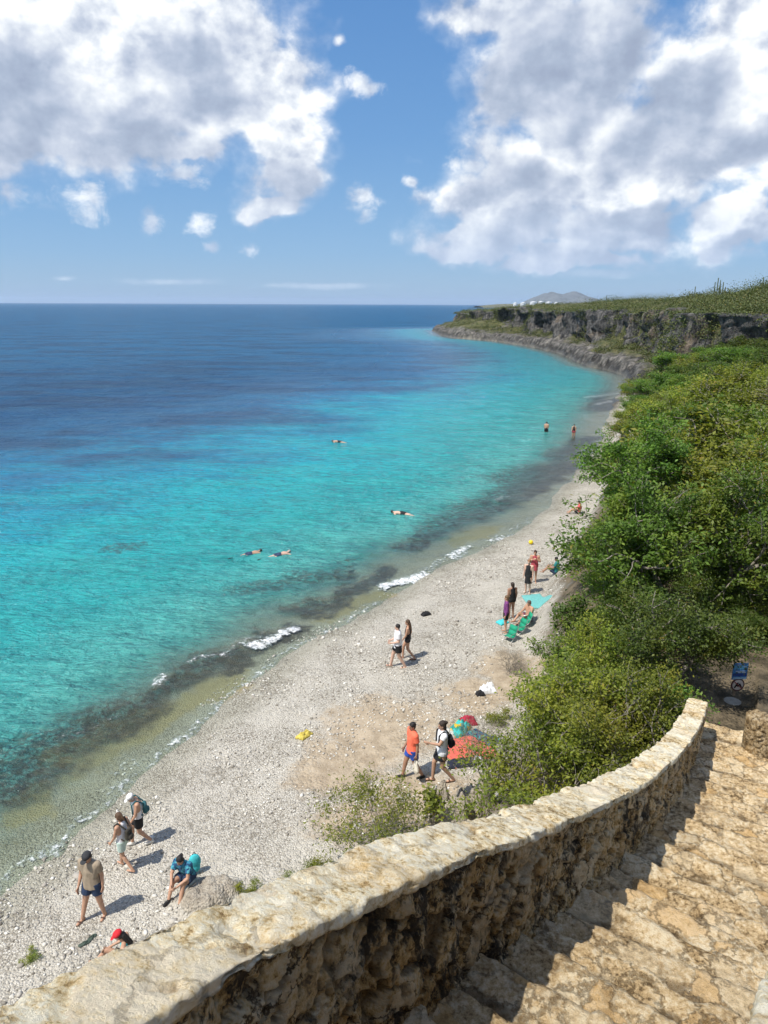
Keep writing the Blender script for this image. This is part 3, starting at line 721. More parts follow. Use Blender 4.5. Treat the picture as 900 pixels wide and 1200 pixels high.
# steps
RISE = .205
stair = empty('stone_staircase', (float(CEN[100, 0]), float(CEN[100, 1]), float(BASEZ[100])), 0, 'worn tan stone staircase curving down beside the long parapet', 'staircase')
sf = np.linspace(0.3, float(sT[-1])+.0, 1500); bz = curve(sf, BASEZ)
z0 = float(bz[0]); k = 0; edges = []
nst = int((bz[0]-bz[-1])/RISE)
for i in range(nst+1): edges.append(float(np.interp(-(z0-i*RISE), -bz, sf)))
edges.append(float(sT[-1])+.55)
sL, TL, NL = sT, TOP, NR
def ext(s, off):
    """plan point at length s (may run past the wall's end) and sideways offset"""
    e = np.maximum(s-sT[-1], 0)
    x = np.interp(s, sT, TOP[:, 0])+np.interp(s, sT, NR[:, 0])*off+dT[-1, 0]*e
    y = np.interp(s, sT, TOP[:, 1])+np.interp(s, sT, NR[:, 1])*off+dT[-1, 1]*e
    return x, y
for i in range(len(edges)-1):
    a, b = edges[i], edges[i+1]
    if b < .9: continue
    zs = z0-i*RISE-.02
    near = 1.0 if a < 6 else 2.0
    du = .016*near; last = i == len(edges)-2
    nu = int(2.3/du) if not last else 90; nv = max(10, int((b-a+.12)/(.016*near))) if not last else 90
    U = np.linspace(-.12, 1.95 if not last else 2.2, nu); Vv = np.linspace(0, 1, nv)
    UU, VV = np.meshgrid(U, Vv, indexing='ij')
    skew = .10*np.sin(i*1.7)*(UU-.9)*.6 if not last else 0
    cx_ = (UU+.35*fbm(np.stack([UU*2, VV, UU*0+i], -1), 2, 180))*3.4+i*7.7; ci_ = np.floor(cx_); fr_ = cx_-ci_; hA = _h(ci_, ci_*0+i, ci_*0, 5)
    wob = .05*(hA-.5)*sst(0, .06, fr_)*sst(1, .94, fr_)-.015*(1-sst(0, .05, fr_)*sst(1, .95, fr_))+.02*fbm(np.stack([UU*1.6, UU*0+i*3.1, UU*0], -1), 3, 181)+.020*fbm(np.stack([UU*6, UU*0+i*3.1, UU*0], -1), 3, 183)
    S_ = a-.10+(b-a+.10+wob+skew)*VV
    X, Y = ext(S_, UU)
    rows_z = np.zeros_like(X)+zs
    p = np.stack([X, Y, rows_z], -1)
    f1, f2, cid = worley((p+np.stack([fbm(p*2, 2, 190), fbm(p*2, 2, 191), 0*X], -1)*.15)*np.array([3.6, 3.6, 1]), 192)
    g = sst(.02, .12, f2-f1+.10*fbm(p*14, 3, 187))
    dz = (g-1)*.012*(.3+cid)+.018*(cid-.5)+.010*fbm(p*3.5, 5, 194, .62)+.014*(.3-np.abs(fbm(p*9, 4, 196, .6)))+.007*fbm(p*34, 2, 186)+.005*fbm(p*30, 2, 197)-.014*sst(.15, .5, fbm(p*4.5, 4, 193))
    nose = sst(.95, 1.0, VV); dz = dz-nose*.010*(1+1.8*fbm(p*6, 3, 198))+.012*sst(.6, .93, VV)
    dz = dz-.012*sst(.25, .1, VV)
    p[..., 2] += dz
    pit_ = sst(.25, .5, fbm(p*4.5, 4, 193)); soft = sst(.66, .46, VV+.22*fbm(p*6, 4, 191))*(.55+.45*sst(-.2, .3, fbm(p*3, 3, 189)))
    # riser: extra rows folding down at the front edge
    rz = []
    for j, (q, o_) in enumerate([(.03, .006), (.07, .0), (.13, -.01), (.20, -.012), (.30, -.012)]):
        Xr, Yr = ext(S_[:, -1]+o_+.012*fbm(np.stack([U*8, U*0+j*.9, U*0+i*2.], -1), 3, 199), U)
        rz.append(np.stack([Xr, Yr, p[:, -1, 2]-q], -1))
    p = np.concatenate([p, np.stack(rz, 1)], 1)
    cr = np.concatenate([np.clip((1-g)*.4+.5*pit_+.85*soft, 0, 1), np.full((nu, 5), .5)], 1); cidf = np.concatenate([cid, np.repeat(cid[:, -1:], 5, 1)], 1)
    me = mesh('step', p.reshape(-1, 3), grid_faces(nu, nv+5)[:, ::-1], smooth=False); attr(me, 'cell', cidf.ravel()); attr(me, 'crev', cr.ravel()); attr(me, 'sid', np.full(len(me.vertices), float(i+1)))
    keep(link('step' if not last else 'landing', me, M_STEP, stair), stair)

# ------------------------------------------------------------------ vegetation
def leaf_mat(name, dark, lite, yellow, yel_amt=.2, trans=.35):
    m, t = new_mat(name); v = t.attr('v'); k = t.attr('k'); r = t.n('ShaderNodeObjectInfo').outputs['Random']
    c = t.mix(t.rng(v, 0, 1, 0, 1, False), dark, lite)
    c = t.mix(t.m('MULTIPLY', t.rng(k, .5, .85), yel_amt), c, yellow)
    c = t.mix(t.rng(v, .975, .99, 0, .6), c, (.30, .17, .04))
    h = t.n('ShaderNodeHueSaturation'); t.put(h.inputs['Hue'], t.m('ADD', .488, t.m('MULTIPLY', r, .024))); t.put(h.inputs['Value'], t.m('ADD', .82, t.m('MULTIPLY', r, .36))); t.put(h.inputs['Color'], c)
    c = h.outputs[0]
    t.put(t.b.inputs['Base Color'], c); t.b.inputs['Roughness'].default_value = .55; t.b.inputs['Specular IOR Level'].default_value = .35
    tl = t.n('ShaderNodeBsdfTranslucent'); t.put(tl.inputs[0], t.mix(1, c, (1.25, 1.35, .7), 'MULTIPLY'))
    ms = t.n('ShaderNodeMixShader'); ms.inputs[0].default_value = trans
    t.nt.links.new(t.b.outputs[0], ms.inputs[1]); t.nt.links.new(tl.outputs[0], ms.inputs[2]); t.nt.links.new(ms.outputs[0], t.out.inputs[0])
    return m
LM_LIME = leaf_mat('lime green leaves', (.075, .11, .016), (.26, .31, .035), (.34, .31, .035), .45)
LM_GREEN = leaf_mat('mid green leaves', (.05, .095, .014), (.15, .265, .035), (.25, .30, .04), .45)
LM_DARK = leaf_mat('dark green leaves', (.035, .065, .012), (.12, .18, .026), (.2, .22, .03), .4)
LM_OLIVE = leaf_mat('olive scrub leaves', (.04, .052, .016), (.12, .15, .04), (.20, .18, .07), .5, .2)
LM_DRY = leaf_mat('dry brown leaves', (.10, .085, .05), (.22, .19, .11), (.25, .2, .1), .5, .2)
m, t = new_mat('grey bark'); pos = coords(t); a = t.noise(t.vm('MULTIPLY', pos, (1, 1, .25)), 22, 6, .7)
t.put(t.b.inputs['Base Color'], t.ramp(a, [(.3, (.10, .085, .065)), (.6, (.30, .27, .225)), (.8, (.44, .41, .36))])); t.b.inputs['Roughness'].default_value = .9; t.put(t.b.inputs['Normal'], t.bump(a, .01, .8))
BARK = m

def leaf_mesh(name, cen, size, R, up=.55, out=None, aspect=.48):
    n = len(cen); 
    nrm = R.normal(size=(n, 3)); nrm[:, 2] = np.abs(nrm[:, 2])+up
    if out is not None: nrm += out*.6
    nrm /= np.linalg.norm(nrm, axis=1)[:, None]
    a = R.normal(size=(n, 3)); a -= nrm*(a*nrm).sum(1)[:, None]; a /= np.linalg.norm(a, axis=1)[:, None]; b = np.cross(nrm, a)
    L = size*R.uniform(.6, 1.25, n)[:, None]; Wd = L*aspect
    v = np.stack([cen-a*L*.5, cen+b*Wd*.5-a*L*.05+nrm*L*.07, cen+a*L*.5-nrm*L*.06, cen-b*Wd*.5-a*L*.05+nrm*L*.07], 1).reshape(-1, 3)
    f = np.arange(n*4).reshape(n, 4)
    me = mesh(name, v, f, smooth=False)
    attr(me, 'v', np.repeat(R.uniform(0, 1, n), 4)); attr(me, 'k', np.repeat(np.clip(vnoise(cen*1.1+R.uniform(0, 50), 5), 0, 1), 4))
    return me
def tree_proto(seed, H, spread, stems, levels, n_leaf, leaf, mat, trunk_r=.07, cl=.30, low=.2, bare=0.0, flat=.8, aspect=.48):
    R = np.random.default_rng(seed); mb = MB(); tips = []
    def grow(p, d, L, r, lev):
        nseg = 4; pts = [p]; rr = [r]
        for i in range(nseg):
            d = d+R.normal(size=3)*.17+np.array([0, 0, .07 if lev < 2 else .02]); d /= np.linalg.norm(d)
            p = p+d*L/nseg; pts.append(p); rr.append(r*(1-.42*(i+1)/nseg))
            if lev >= levels-1: tips.append((p, lev))
            elif lev >= 1 and R.random() < .5: 
                sd_ = d+R.normal(size=3)*.75; sd_ /= np.linalg.norm(sd_)
                if p[2] > .3: grow(p, sd_, L*.55, r*.45, max(lev+1, levels-1))
        for i in range(nseg): mb.cap(pts[i], pts[i+1], rr[i], rr[i+1], 7 if lev == 0 else 5 if lev < 3 else 4, flat=True)
        if lev < levels:
            for k in range(int(R.integers(2, 4))):
                nd = d+R.normal(size=3)*np.array([.62, .62, .42]); nd[2] = nd[2]*flat+.05; nd /= np.linalg.norm(nd)
                grow(p, nd, L*R.uniform(.62, .82), r*.58, lev+1)
        else: tips.append((p, lev+1))
    L0 = H*.30; mb.ell((0, 0, -.12), (trunk_r*2+.03*stems,)*2+(.22,), 8)
    for k in range(stems):
        a = 2*PI*k/stems+R.uniform(-.5, .5); tl = R.uniform(.25, .75) if stems > 1 else .08
        d = np.array([math.cos(a)*tl*spread, math.sin(a)*tl*spread, 1.]); d /= np.linalg.norm(d)
        grow(np.array([math.cos(a)*.05*stems**.5, math.sin(a)*.05*stems**.5, -.3]), d, L0+.15, trunk_r, 0)
    T = np.array([q for q, l in tips]); 
    sxy = H*spread/ (np.percentile(np.hypot(T[:, 0], T[:, 1]), 92)+1e-6); sz = H/np.percentile(T[:, 2], 97)
    S = np.array([sxy, sxy, sz]); T = T*S; mb.v = [tuple(np.array(q)*S) for q in mb.v]
    keepm = T[:, 2] > H*low; T = T[keepm]
    T = T[R.random(len(T)) > bare]
    w = R.gamma(1.3, 1, len(T)); idx = R.choice(len(T), n_leaf, p=w/w.sum())
    off = R.normal(size=(n_leaf, 3))*np.array([cl, cl, cl*.55])
    cen = T[idx]+off
    cen = cen[cen[:, 2] > .03*H]
    me = leaf_mesh('crown', cen, leaf, R, aspect=aspect); me.materials.append(mat)
    tm = mesh('trunk', mb.v, mb.f); tm.materials.append(BARK)
    return tm, me
PR = {
 'near': tree_proto(11, 2.9, .62, 7, 3, 15000, .096, LM_LIME, .035, .17, .08, .05),
 'near2': tree_proto(12, 2.6, .7, 6, 3, 12500, .085, LM_LIME, .03, .15, .06, .1),
 'tree': tree_proto(13, 6.0, .60, 3, 4, 23000, .175, LM_GREEN, .12, .21, .2, .12),
 'tree2': tree_proto(14, 5.5, .66, 4, 4, 20000, .165, LM_GREEN, .11, .2, .16, .15),
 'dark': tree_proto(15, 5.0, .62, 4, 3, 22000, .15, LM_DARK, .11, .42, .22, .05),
 'bush': tree_proto(16, 3.0, .72, 5, 3, 9000, .18, LM_GREEN, .06, .24, .05, 0),
 'bush2': tree_proto(17, 2.6, .85, 5, 3, 8500, .18, LM_DARK, .06, .23, .05, 0),
 'bushl': tree_proto(18, 2.8, .75, 5, 3, 8000, .17, LM_LIME, .06, .22, .05, 0),
 'dry': tree_proto(19, 2.6, .7, 8, 4, 1800, .07, LM_DRY, .03, .3, .1, .3),
 'twig': tree_proto(20, 1.7, .60, 14, 3, 4600, .065, LM_LIME, .011, .07, .0, .1, aspect=.35),
 'sap': tree_proto(21, 1.3, .30, 1, 2, 330, .11, LM_LIME, .012, .12, .5, 0, aspect=.5),
 'tuft': tree_proto(22, .45, 1.0, 10, 1, 1600, .07, LM_LIME, .006, .07, .02, 0, aspect=.3),
}
PH = {'near': 2.9, 'near2': 2.6, 'tree': 6.0, 'tree2': 5.5, 'dark': 5.0, 'bush': 3.0, 'bush2': 2.6, 'bushl': 2.8, 'dry': 2.6, 'twig': 1.7, 'sap': 1.3, 'tuft': .45}
def plant(kind, x, y, z, H, rz, name, label, cat, group=None, wide=1.0):
    k = H/PH[kind]
    o = empty(name, (x, y, z), rz, label, cat, group); o.scale = (k*wide, k*wide, k)
    a = link('trunk' if name != 'shrub' else 'stem', PR[kind][0], None, o); b = link('crown' if name in ('tree', 'shrub') else 'foliage', PR[kind][1], None, o)
    return o
def px_plant(kind, u, Y, vtop, rz, name, label, cat='tree', group=None, wide=1.0, vm=None):
    d = ray(u, vm or vtop+40); x = d[0]/d[1]*Y; z = ground(x, Y); H = at_y(u, vtop, Y)[2]-z
    if kind == 'bush2' and Y < 18: wide *= 1.3
    return plant(kind, x, Y, z-.1, max(H+.1, .4), rz, name, label, cat, group, wide)
def behind(u, v, back, kind, H, rz, name, label, cat, group=None, wide=1):
    p = pix(u, v); return plant(kind, p[0], p[1]+back, ground(p[0], p[1]+back)-.08, H, rz, name, label, cat, group, wide)
SPEC = [
 ('near', 690, 13.6, 792, .3, 'shrub', 'yellow green shrub directly above the parapet, widest of the low bushes'),
 ('near2', 745, 12.4, 800, 2.1, 'shrub', 'lime shrub with orange tinged leaves beside the lower end of the parapet'),
 ('near', 658, 15.2, 812, 4.0, 'shrub', 'airy yellow green shrub next to the red beach blanket'),
 ('near2', 668, 18.0, 775, 1.2, 'shrub', 'olive shrub on the bank between the red blanket and the green chairs'),
 ('near2', 650, 13.0, 868, 2.9, 'shrub', 'low airy shrub filling the bank just above the middle of the parapet coping'),
 ('dark', 772, 15.0, 700, 3.3, 'tree', 'dark leafy tree just left of the sign, behind the parapet end'),
 ('near', 710, 15.5, 730, 5.2, 'shrub', 'bushy lime green shrub behind the low bushes above the parapet'),
 ('dry', 598, 24, 765, 1.0, 'shrub', 'grey leafless twiggy shrub at the edge of the pebbles by the green chairs'),
 ('tree', 785, 19.5, 580, 2.4, 'tree', 'large spreading tree with visible forked grey limbs in the middle of the slope'),
 ('tree2', 755, 23.5, 640, 2.6, 'tree', 'mid green tree leaning over the beach beside the standing group'),
 ('tree', 850, 19.5, 560, 3.9, 'tree', 'broad bright green tree at the right edge above the sign'),
 ('tree2', 775, 33, 535, 5.0, 'tree', 'tree with thin bare branches reaching over the shoreline'),
 ('tree', 790, 27, 505, 1.9, 'tree', 'tall green tree at the top of the near thicket'),
 ('tree2', 885, 28, 515, .2, 'tree', 'green tree crown at the right edge behind the broad bright tree'),
 ('bushl', 690, 30, 670, .2, 'shrub', 'lime bush at the pebble edge next to the turquoise towel'),
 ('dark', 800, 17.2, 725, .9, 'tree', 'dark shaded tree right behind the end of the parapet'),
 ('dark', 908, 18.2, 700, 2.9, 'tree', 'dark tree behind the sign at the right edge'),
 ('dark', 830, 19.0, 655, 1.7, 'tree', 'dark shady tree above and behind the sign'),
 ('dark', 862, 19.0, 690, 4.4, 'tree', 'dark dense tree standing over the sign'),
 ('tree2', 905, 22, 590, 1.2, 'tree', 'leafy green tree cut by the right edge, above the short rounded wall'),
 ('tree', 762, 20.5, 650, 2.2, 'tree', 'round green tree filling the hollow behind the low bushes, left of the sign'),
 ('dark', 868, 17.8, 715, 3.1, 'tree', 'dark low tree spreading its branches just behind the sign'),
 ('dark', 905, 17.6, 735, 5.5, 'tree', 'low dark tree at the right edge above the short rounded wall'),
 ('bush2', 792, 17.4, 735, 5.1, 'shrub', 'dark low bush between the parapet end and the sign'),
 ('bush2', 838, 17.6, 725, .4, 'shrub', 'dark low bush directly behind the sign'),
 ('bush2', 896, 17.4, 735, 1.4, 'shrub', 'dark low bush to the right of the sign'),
 ('bush', 775, 13.6, 800, 4.4, 'shrub', 'dark green shrub between the parapet end and the dark trees'),
 ('bush2', 700, 20.5, 720, 3.4, 'shrub', 'dark undergrowth bush below the large spreading tree'),
 ('bush', 672, 20.5, 752, 2.2, 'shrub', 'green bush on the bank just right of the green chairs'),
]
for kd, u, Y, vt, rz, nm, lb in SPEC:
    px_plant(kd, u, Y, vt, rz, nm, lb, 'tree' if nm == 'tree' else 'bush')
behind(436, 1026, .35, 'twig', 2.15, .4, 'shrub', 'sparse twiggy green shrub rising behind the parapet over the pebbles', 'bush', wide=1.15)
behind(497, 1000, .3, 'sap', 1.45, 1.2, 'sapling', 'thin sapling with a few lime leaves growing beside the grey rock slab', 'sapling')
for i, (u, v, hh, lb) in enumerate([(292, 1052, .33, 'small bright green tuft just behind the parapet, left of the sparse shrub'), (340, 1042, .30, 'low green tuft behind the parapet between the bright tuft and the sparse shrub'),
    (372, 1030, .42, 'thin green tuft touching the left foot of the sparse shrub'), (585, 850, .45, 'dry olive tuft by the red cloth at the head of the blanket'), (35, 1128, .22, 'faint creeping green tuft on the pebbles in the lower left corner')]):
    behind(u, v, .1, 'tuft', hh, i*1.3, 'plant', lb, 'plant')
# bare shrub twigs by the slab
behind(575, 935, .2, 'dry', 1.5, 2.0, 'shrub', 'nearly leafless thin shrub on the rock bank below the red blanket', 'bush')
# the thicket on the slope: one object per bush
placed = [(o.location.x, o.location.y) for o in C.objects if o.get('category') in ('tree', 'bush')]
R = np.random.default_rng(5); cnt = 0; tries = 0
cand = []
yy = R.uniform(15, 112, 9000); uu = R.uniform(590, 985, 9000)
xx = (uu-450)/F/.97*yy
Zc, Dc, Ec, Cc = base_ground(xx, yy)
for x, y, z, e, c, dd_ in zip(xx, yy, Zc, Ec, Cc, Dc):
    if e < (2.6 if y < 46 else 1.0) or c > -1.2 or cnt > 230: continue
    if y < 19 and x > 5: continue
    if y > 104 and e < 5: continue
    md = 1.4+y*.020+R.uniform(-.2, .7)
    if any((x-a)**2+(y-b)**2 < md*md for a, b in placed): continue
    placed.append((x, y)); cnt += 1
    q = R.random(); n_ = vnoise(np.array([x*.08, y*.08, 3.]), 4)
    g_ = 'bushes of the thicket between the beach and the cliff'
    if q < .10: kd, lb, hh = 'dry', 'grey brown dry bush with few leaves among the green thicket', R.uniform(1.6, 2.3)
    elif n_ < .42: kd, lb, hh = 'bush2', 'dark green rounded bush in the thicket covering the slope', R.uniform(1.7, 2.5)
    elif n_ > .62: kd, lb, hh = 'bushl', 'yellow green bush in the thicket covering the slope', R.uniform(1.6, 2.4)
    else: kd, lb, hh = 'bush', 'mid green bush in the thicket covering the slope', R.uniform(1.7, 2.6)
    hh *= R.choice([.75, 1.0, 1.0, 1.35])
    if y < 34: hh *= 1.15
    if e < 3: hh *= .75
    plant(kd, x, y, z-.15, hh, R.uniform(0, 6.28), 'shrub', lb, 'bush', g_+(' ('+kd+')' if False else ''), R.uniform(1.0, 1.45))
# scrub of the headland: one uncountable mass
def scrub(name, pts, H, label, mat, leaf, per, seed):
    R = np.random.default_rng(seed); n = len(pts); rad_ = H*R.uniform(.8, 1.5, n)
    ang_ = R.uniform(0, 6.28, (n, per)); r = np.sqrt(R.random((n, per))); hz = R.random((n, per))
    x = pts[:, 0:1]+np.cos(ang_)*r*rad_[:, None]; y = pts[:, 1:2]+np.sin(ang_)*r*rad_[:, None]
    z = pts[:, 2:3]+np.sqrt(np.clip(1-r**2, 0, 1))*H[:, None]*(.35+.65*hz)
    cen = np.stack([x, y, z], -1).reshape(-1, 3)
    me = leaf_mesh(name, cen, leaf, R, up=.8, aspect=.75); o = link(name, me, mat); tag(o, label, 'scrub', kind='stuff'); return o
R = np.random.default_rng(9)
yy = np.exp(R.uniform(math.log(70), math.log(480), 60000)); uu = R.uniform(505, 1000, 60000); xx = (uu-450)/F/1.03*yy
Zc, Dc, Ec, Cc = base_ground(xx, yy)
dn = vnoise(P3(xx*.05, yy*.05), 66)
top_ = (Cc > .6) & (dn > .14); slope_ = (Cc < .8) & (yy > 106) & (Dc > 3.2) & (vnoise(P3(xx*.12, yy*.12), 68) > np.interp(Dc, [3.5, 10], [.60, .16]))
sel = np.nonzero(top_)[0][:9500]; pts = np.stack([xx[sel], yy[sel], Zc[sel]-.2], -1)
scrub('scrub', pts, (R.uniform(.5, 1.4, len(pts))+3.0*R.random(len(pts))**7)*(1+.5*sst(170, 80, pts[:, 1])), 'low olive scrub covering the plateau above the grey cliffs', LM_OLIVE, .26, 62, 1)
sel = np.nonzero(slope_)[0][:9500]; pts = np.stack([xx[sel], yy[sel], Zc[sel]-.1], -1)
scrub('scrub', pts, R.uniform(.5, 1.7, len(pts)), 'patchy scrub on the ledges between the cliff face and the rocky shelf', LM_OLIVE, .30, 28, 2)
vi = R.integers(0, V.shape[0], 9000); vj = R.integers(8, M, 9000); vp = V[vi, vj]
dn3 = vnoise(vp*.13, 71); ok = ((dn3 > .42) | (vj > M-9)) & (vp[:, 1] > 85) & (cave[vi, vj] < .3)
vp = vp[ok][:5600]
scrub('scrub', vp-np.array([0, 0, .3]), R.uniform(.4, 1.3, len(vp)), 'scrub clinging to ledges and gullies of the grey cliff face', LM_OLIVE, .30, 26, 3)
# columnar cacti on the skyline
def cactus(u, Y, vtop, arms, label):
    x = ray(u, vtop)[0]/ray(u, vtop)[1]*Y; z = float(base_ground(np.array([x]), np.array([Y]))[0][0])-.2; H = at_y(u, vtop, Y)[2]-z
    H = max(H, 2.0)
    o = empty('cactus', (x, Y, z), 0, label, 'cactus'); b = MB(); b.cap((0, 0, 0), (0, 0, H), .12, .09, 10); b.build('stem', simple('cactus green', (.09, .11, .05), .8), o)
    for k in range(arms):
        b = MB(); s_ = (-1)**k; h0 = H*(.35+.12*k); b.tube([(0, 0, h0), (s_*.35, .05, h0+.15), (s_*.5, .05, h0+.5), (s_*.52, .05, H*(.78+.07*k))], [.09, .1, .1, .08], 8); b.build('arm', simple('cactus green', (.09, .11, .05), .8), o)
cactus(842, 150, 326, 3, 'tallest branching cactus on the plateau skyline')
cactus(848, 152, 331, 2, 'shorter branching cactus just right of the tallest one on the skyline')
cactus(815, 165, 336, 0, 'single thin cactus stem left of the tallest cactus')
cactus(711, 210, 346, 0, 'lone cactus stem on the skyline above the middle of the cliff')
cactus(895, 140, 325, 1, 'cactus with one arm on the skyline at the right edge')

R = np.random.default_rng(31); n = 60000
bx = R.uniform(-13, 9, n); by = R.uniform(9, 42, n); gq = ground_full(bx, by); sel = (gq[1] > -.6) & (gq[2] < 1.0) & (gq[4] < .3) & (vnoise(P3(bx*.6, by*.6), 91) > .42+.25*(R.random(n)-.3))
bx, by, bz = bx[sel][:9000], by[sel][:9000], gq[0][sel][:9000]; n = len(bx)
ph = (1+5**.5)/2; ico = np.array([(-1, ph, 0), (1, ph, 0), (-1, -ph, 0), (1, -ph, 0), (0, -1, ph), (0, 1, ph), (0, -1, -ph), (0, 1, -ph), (ph, 0, -1), (ph, 0, 1), (-ph, 0, -1), (-ph, 0, 1)])/1.9
icf = np.array([(0, 11, 5), (0, 5, 1), (0, 1, 7), (0, 7, 10), (0, 10, 11), (1, 5, 9), (5, 11, 4), (11, 10, 2), (10, 7, 6), (7, 1, 8), (3, 9, 4), (3, 4, 2), (3, 2, 6), (3, 6, 8), (3, 8, 9), (4, 9, 5), (2, 4, 11), (6, 2, 10), (8, 6, 7), (9, 8, 1)])
sz_ = (.014+.013*R.gamma(1.3, .9, n))[:, None, None]
vv = ico[None]*R.uniform(.6, 1.25, (n, 12, 1))*sz_*R.uniform([.8, .6, .4], [1.5, 1.1, .8], (n, 3))[:, None, :]
th = R.uniform(0, 6.28, n); ct, st_ = np.cos(th)[:, None], np.sin(th)[:, None]
vv = np.stack([vv[..., 0]*ct-vv[..., 1]*st_, vv[..., 0]*st_+vv[..., 1]*ct, vv[..., 2]], -1)+np.stack([bx, by, bz+.012], -1)[:, None, :]
ff = (icf[None]+12*np.arange(n)[:, None, None]).reshape(-1, 3)
me = mesh('pebbles', vv.reshape(-1, 3), ff, smooth=False); attr(me, 'v', np.repeat(R.random(n), 12))
m, t = new_mat('coral rubble'); t.put(t.b.inputs['Base Color'], t.ramp(t.attr('v'), [(0, (.16, .14, .11)), (.3, (.40, .37, .32)), (.6, (.56, .53, .46)), (1, (.72, .70, .64))])); t.b.inputs['Roughness'].default_value = .9
t.put(t.b.inputs['Normal'], t.bump(t.noise(coords(t), 40, 4), .01))
tag(link('pebbles', me, m), 'loose coral rubble and larger pebbles strewn in drifts over the beach', 'pebbles', kind='stuff')

# white storage tanks far behind the headland
mw = simple('white painted steel', (.80, .80, .78), .5, .05, .2, .0)
for i, (u, w, vt, lb) in enumerate([(604, 5, 354.6, 'leftmost small white storage tank far behind the headland'), (613, 6, 354.2, 'second white storage tank from the left, far behind the headland'), (625, 8, 353.2, 'widest white storage tank, under the left foot of the distant hill'),
                                (634, 6, 352.8, 'tallest white storage tank, in front of the distant hill'), (643, 7, 353.4, 'white storage tank to the right of the tallest one'), (652, 5, 354, 'rightmost white storage tank below the distant hill')]):
    Y = 2600; a = at_y(u, vt, Y); r = w/2/F*Y*.97; z0_ = at_y(u, 356, Y)[2]-9
    o = empty('storage_tank', (a[0], Y, z0_), 0, lb, 'storage tank')
    b = MB(); b.cap((0, 0, 0), (0, 0, a[2]-z0_-2), r, r, 28, flat=True); b.build('shell', mw, o, smooth=False)
    b = MB(); b.cap((0, 0, a[2]-z0_-2.0), (0, 0, a[2]-z0_), r*1.02, r*.15, 28, flat=True); b.build('roof', mw, o, smooth=False)

# ------------------------------------------------------------------ people
SK = {'tan': (.50, .29, .19), 'pale': (.62, .40, .30), 'brown': (.36, .20, .13)}
def skin(k): return simple('skin '+k, SK[k], .55, .10, 14, .001)
def cloth(n, c, var=.2, sc=12): return simple(n, c, .85, var, sc, .003)
def hairm(c): return simple('hair %.2f' % c[0], c, .6, .4, 60, .006)
HB = (.035, .022, .014); HK = (.014, .011, .010); HBL = (.16, .10, .05)
def patterned(name, cols, sc):
    if name in _mc: return _mc[name]
    m, t = new_mat(name); pos = coords(t); a = t.vor(t.vm('ADD', pos, t.vm('SCALE', t.noise(pos, sc, 2, out=1), .05)), sc, 'F1', 'Color')
    q = t.n('ShaderNodeSeparateColor'); t.put(q.inputs[0], a)
    n = len(cols); t.put(t.b.inputs['Base Color'], t.ramp(q.outputs[0], [(i/n, c) for i, c in enumerate(cols)], 'CONSTANT')); t.b.inputs['Roughness'].default_value = .9
    _mc[name] = m; return m
# joints in units of body height, front is +Y, right is +X
def pose(kind, **o):
    J = dict(pel=(0, 0, .53), chest=(0, .0, .72), neck=(0, -.004, .83), head=(0, .012, .925),
             sR=(.108, 0, .81), sL=(-.108, 0, .81), eR=(.128, -.01, .64), eL=(-.128, -.01, .64), wR=(.135, .03, .49), wL=(-.135, .03, .49),
             hR=(.05, 0, .52), hL=(-.05, 0, .52), kR=(.055, .012, .285), kL=(-.055, .012, .285), aR=(.058, -.01, .045), aL=(-.058, -.01, .045))
    if kind == 'walk':
        J.update(kR=(.052, .10, .30), aR=(.050, .115, .05), kL=(-.052, .0, .285), aL=(-.05, -.16, .075), eR=(.128, -.07, .645), wR=(.13, -.03, .50), eL=(-.128, .04, .645), wL=(-.12, .12, .53))
    if kind == 'stride':
        J.update(kR=(.055, .09, .295), aR=(.06, .14, .045), kL=(-.055, -.02, .285), aL=(-.06, -.15, .05), eR=(.13, .01, .64), wR=(.135, .08, .50), eL=(-.13, -.03, .64), wL=(-.14, -.01, .49))
    if kind == 'sit':       # sitting on a low rock, feet out in front, hands together
        dz = -.32; J = {k: (v[0], v[1], v[2]+dz) for k, v in J.items()}
        J.update(pel=(0, 0, .20), chest=(0, .07, .38), neck=(0, .12, .475), head=(0, .165, .555), sR=(.105, .105, .46), sL=(-.105, .105, .46), eR=(.13, .20, .32), eL=(-.13, .20, .32), wR=(.045, .33, .27), wL=(-.045, .34, .27),
                 hR=(.055, .01, .19), hL=(-.055, .01, .19), kR=(.085, .25, .24), kL=(-.085, .25, .25), aR=(.09, .36, .04), aL=(-.10, .38, .04))
    if kind == 'lowsit':    # sitting on the ground leaning back a little, knees raised
        J.update(pel=(0, 0, .07), chest=(0, -.03, .26), neck=(0, -.02, .365), head=(0, .01, .455), sR=(.108, -.02, .35), sL=(-.108, -.02, .35), eR=(.15, .06, .22), eL=(-.15, .06, .22), wR=(.09, .20, .20), wL=(-.09, .20, .20),
                 hR=(.055, .01, .06), hL=(-.055, .01, .06), kR=(.08, .22, .18), kL=(-.08, .22, .18), aR=(.08, .36, .035), aL=(-.08, .36, .035))
    if kind == 'swim':      # lying face down at the surface
        J.update(pel=(0, 0, 0), chest=(0, .19, .01), neck=(0, .29, .015), head=(0, .39, .02), sR=(.108, .27, .0), sL=(-.108, .27, 0), eR=(.19, .36, -.03), eL=(-.20, .18, -.06), wR=(.16, .50, -.05), wL=(-.22, .05, -.07),
                 hR=(.05, -.01, -.005), hL=(-.05, -.01, -.005), kR=(.07, -.24, -.03), kL=(-.07, -.24, -.015), aR=(.08, -.46, -.055), aL=(-.09, -.47, -.02))
    J.update(o); return J
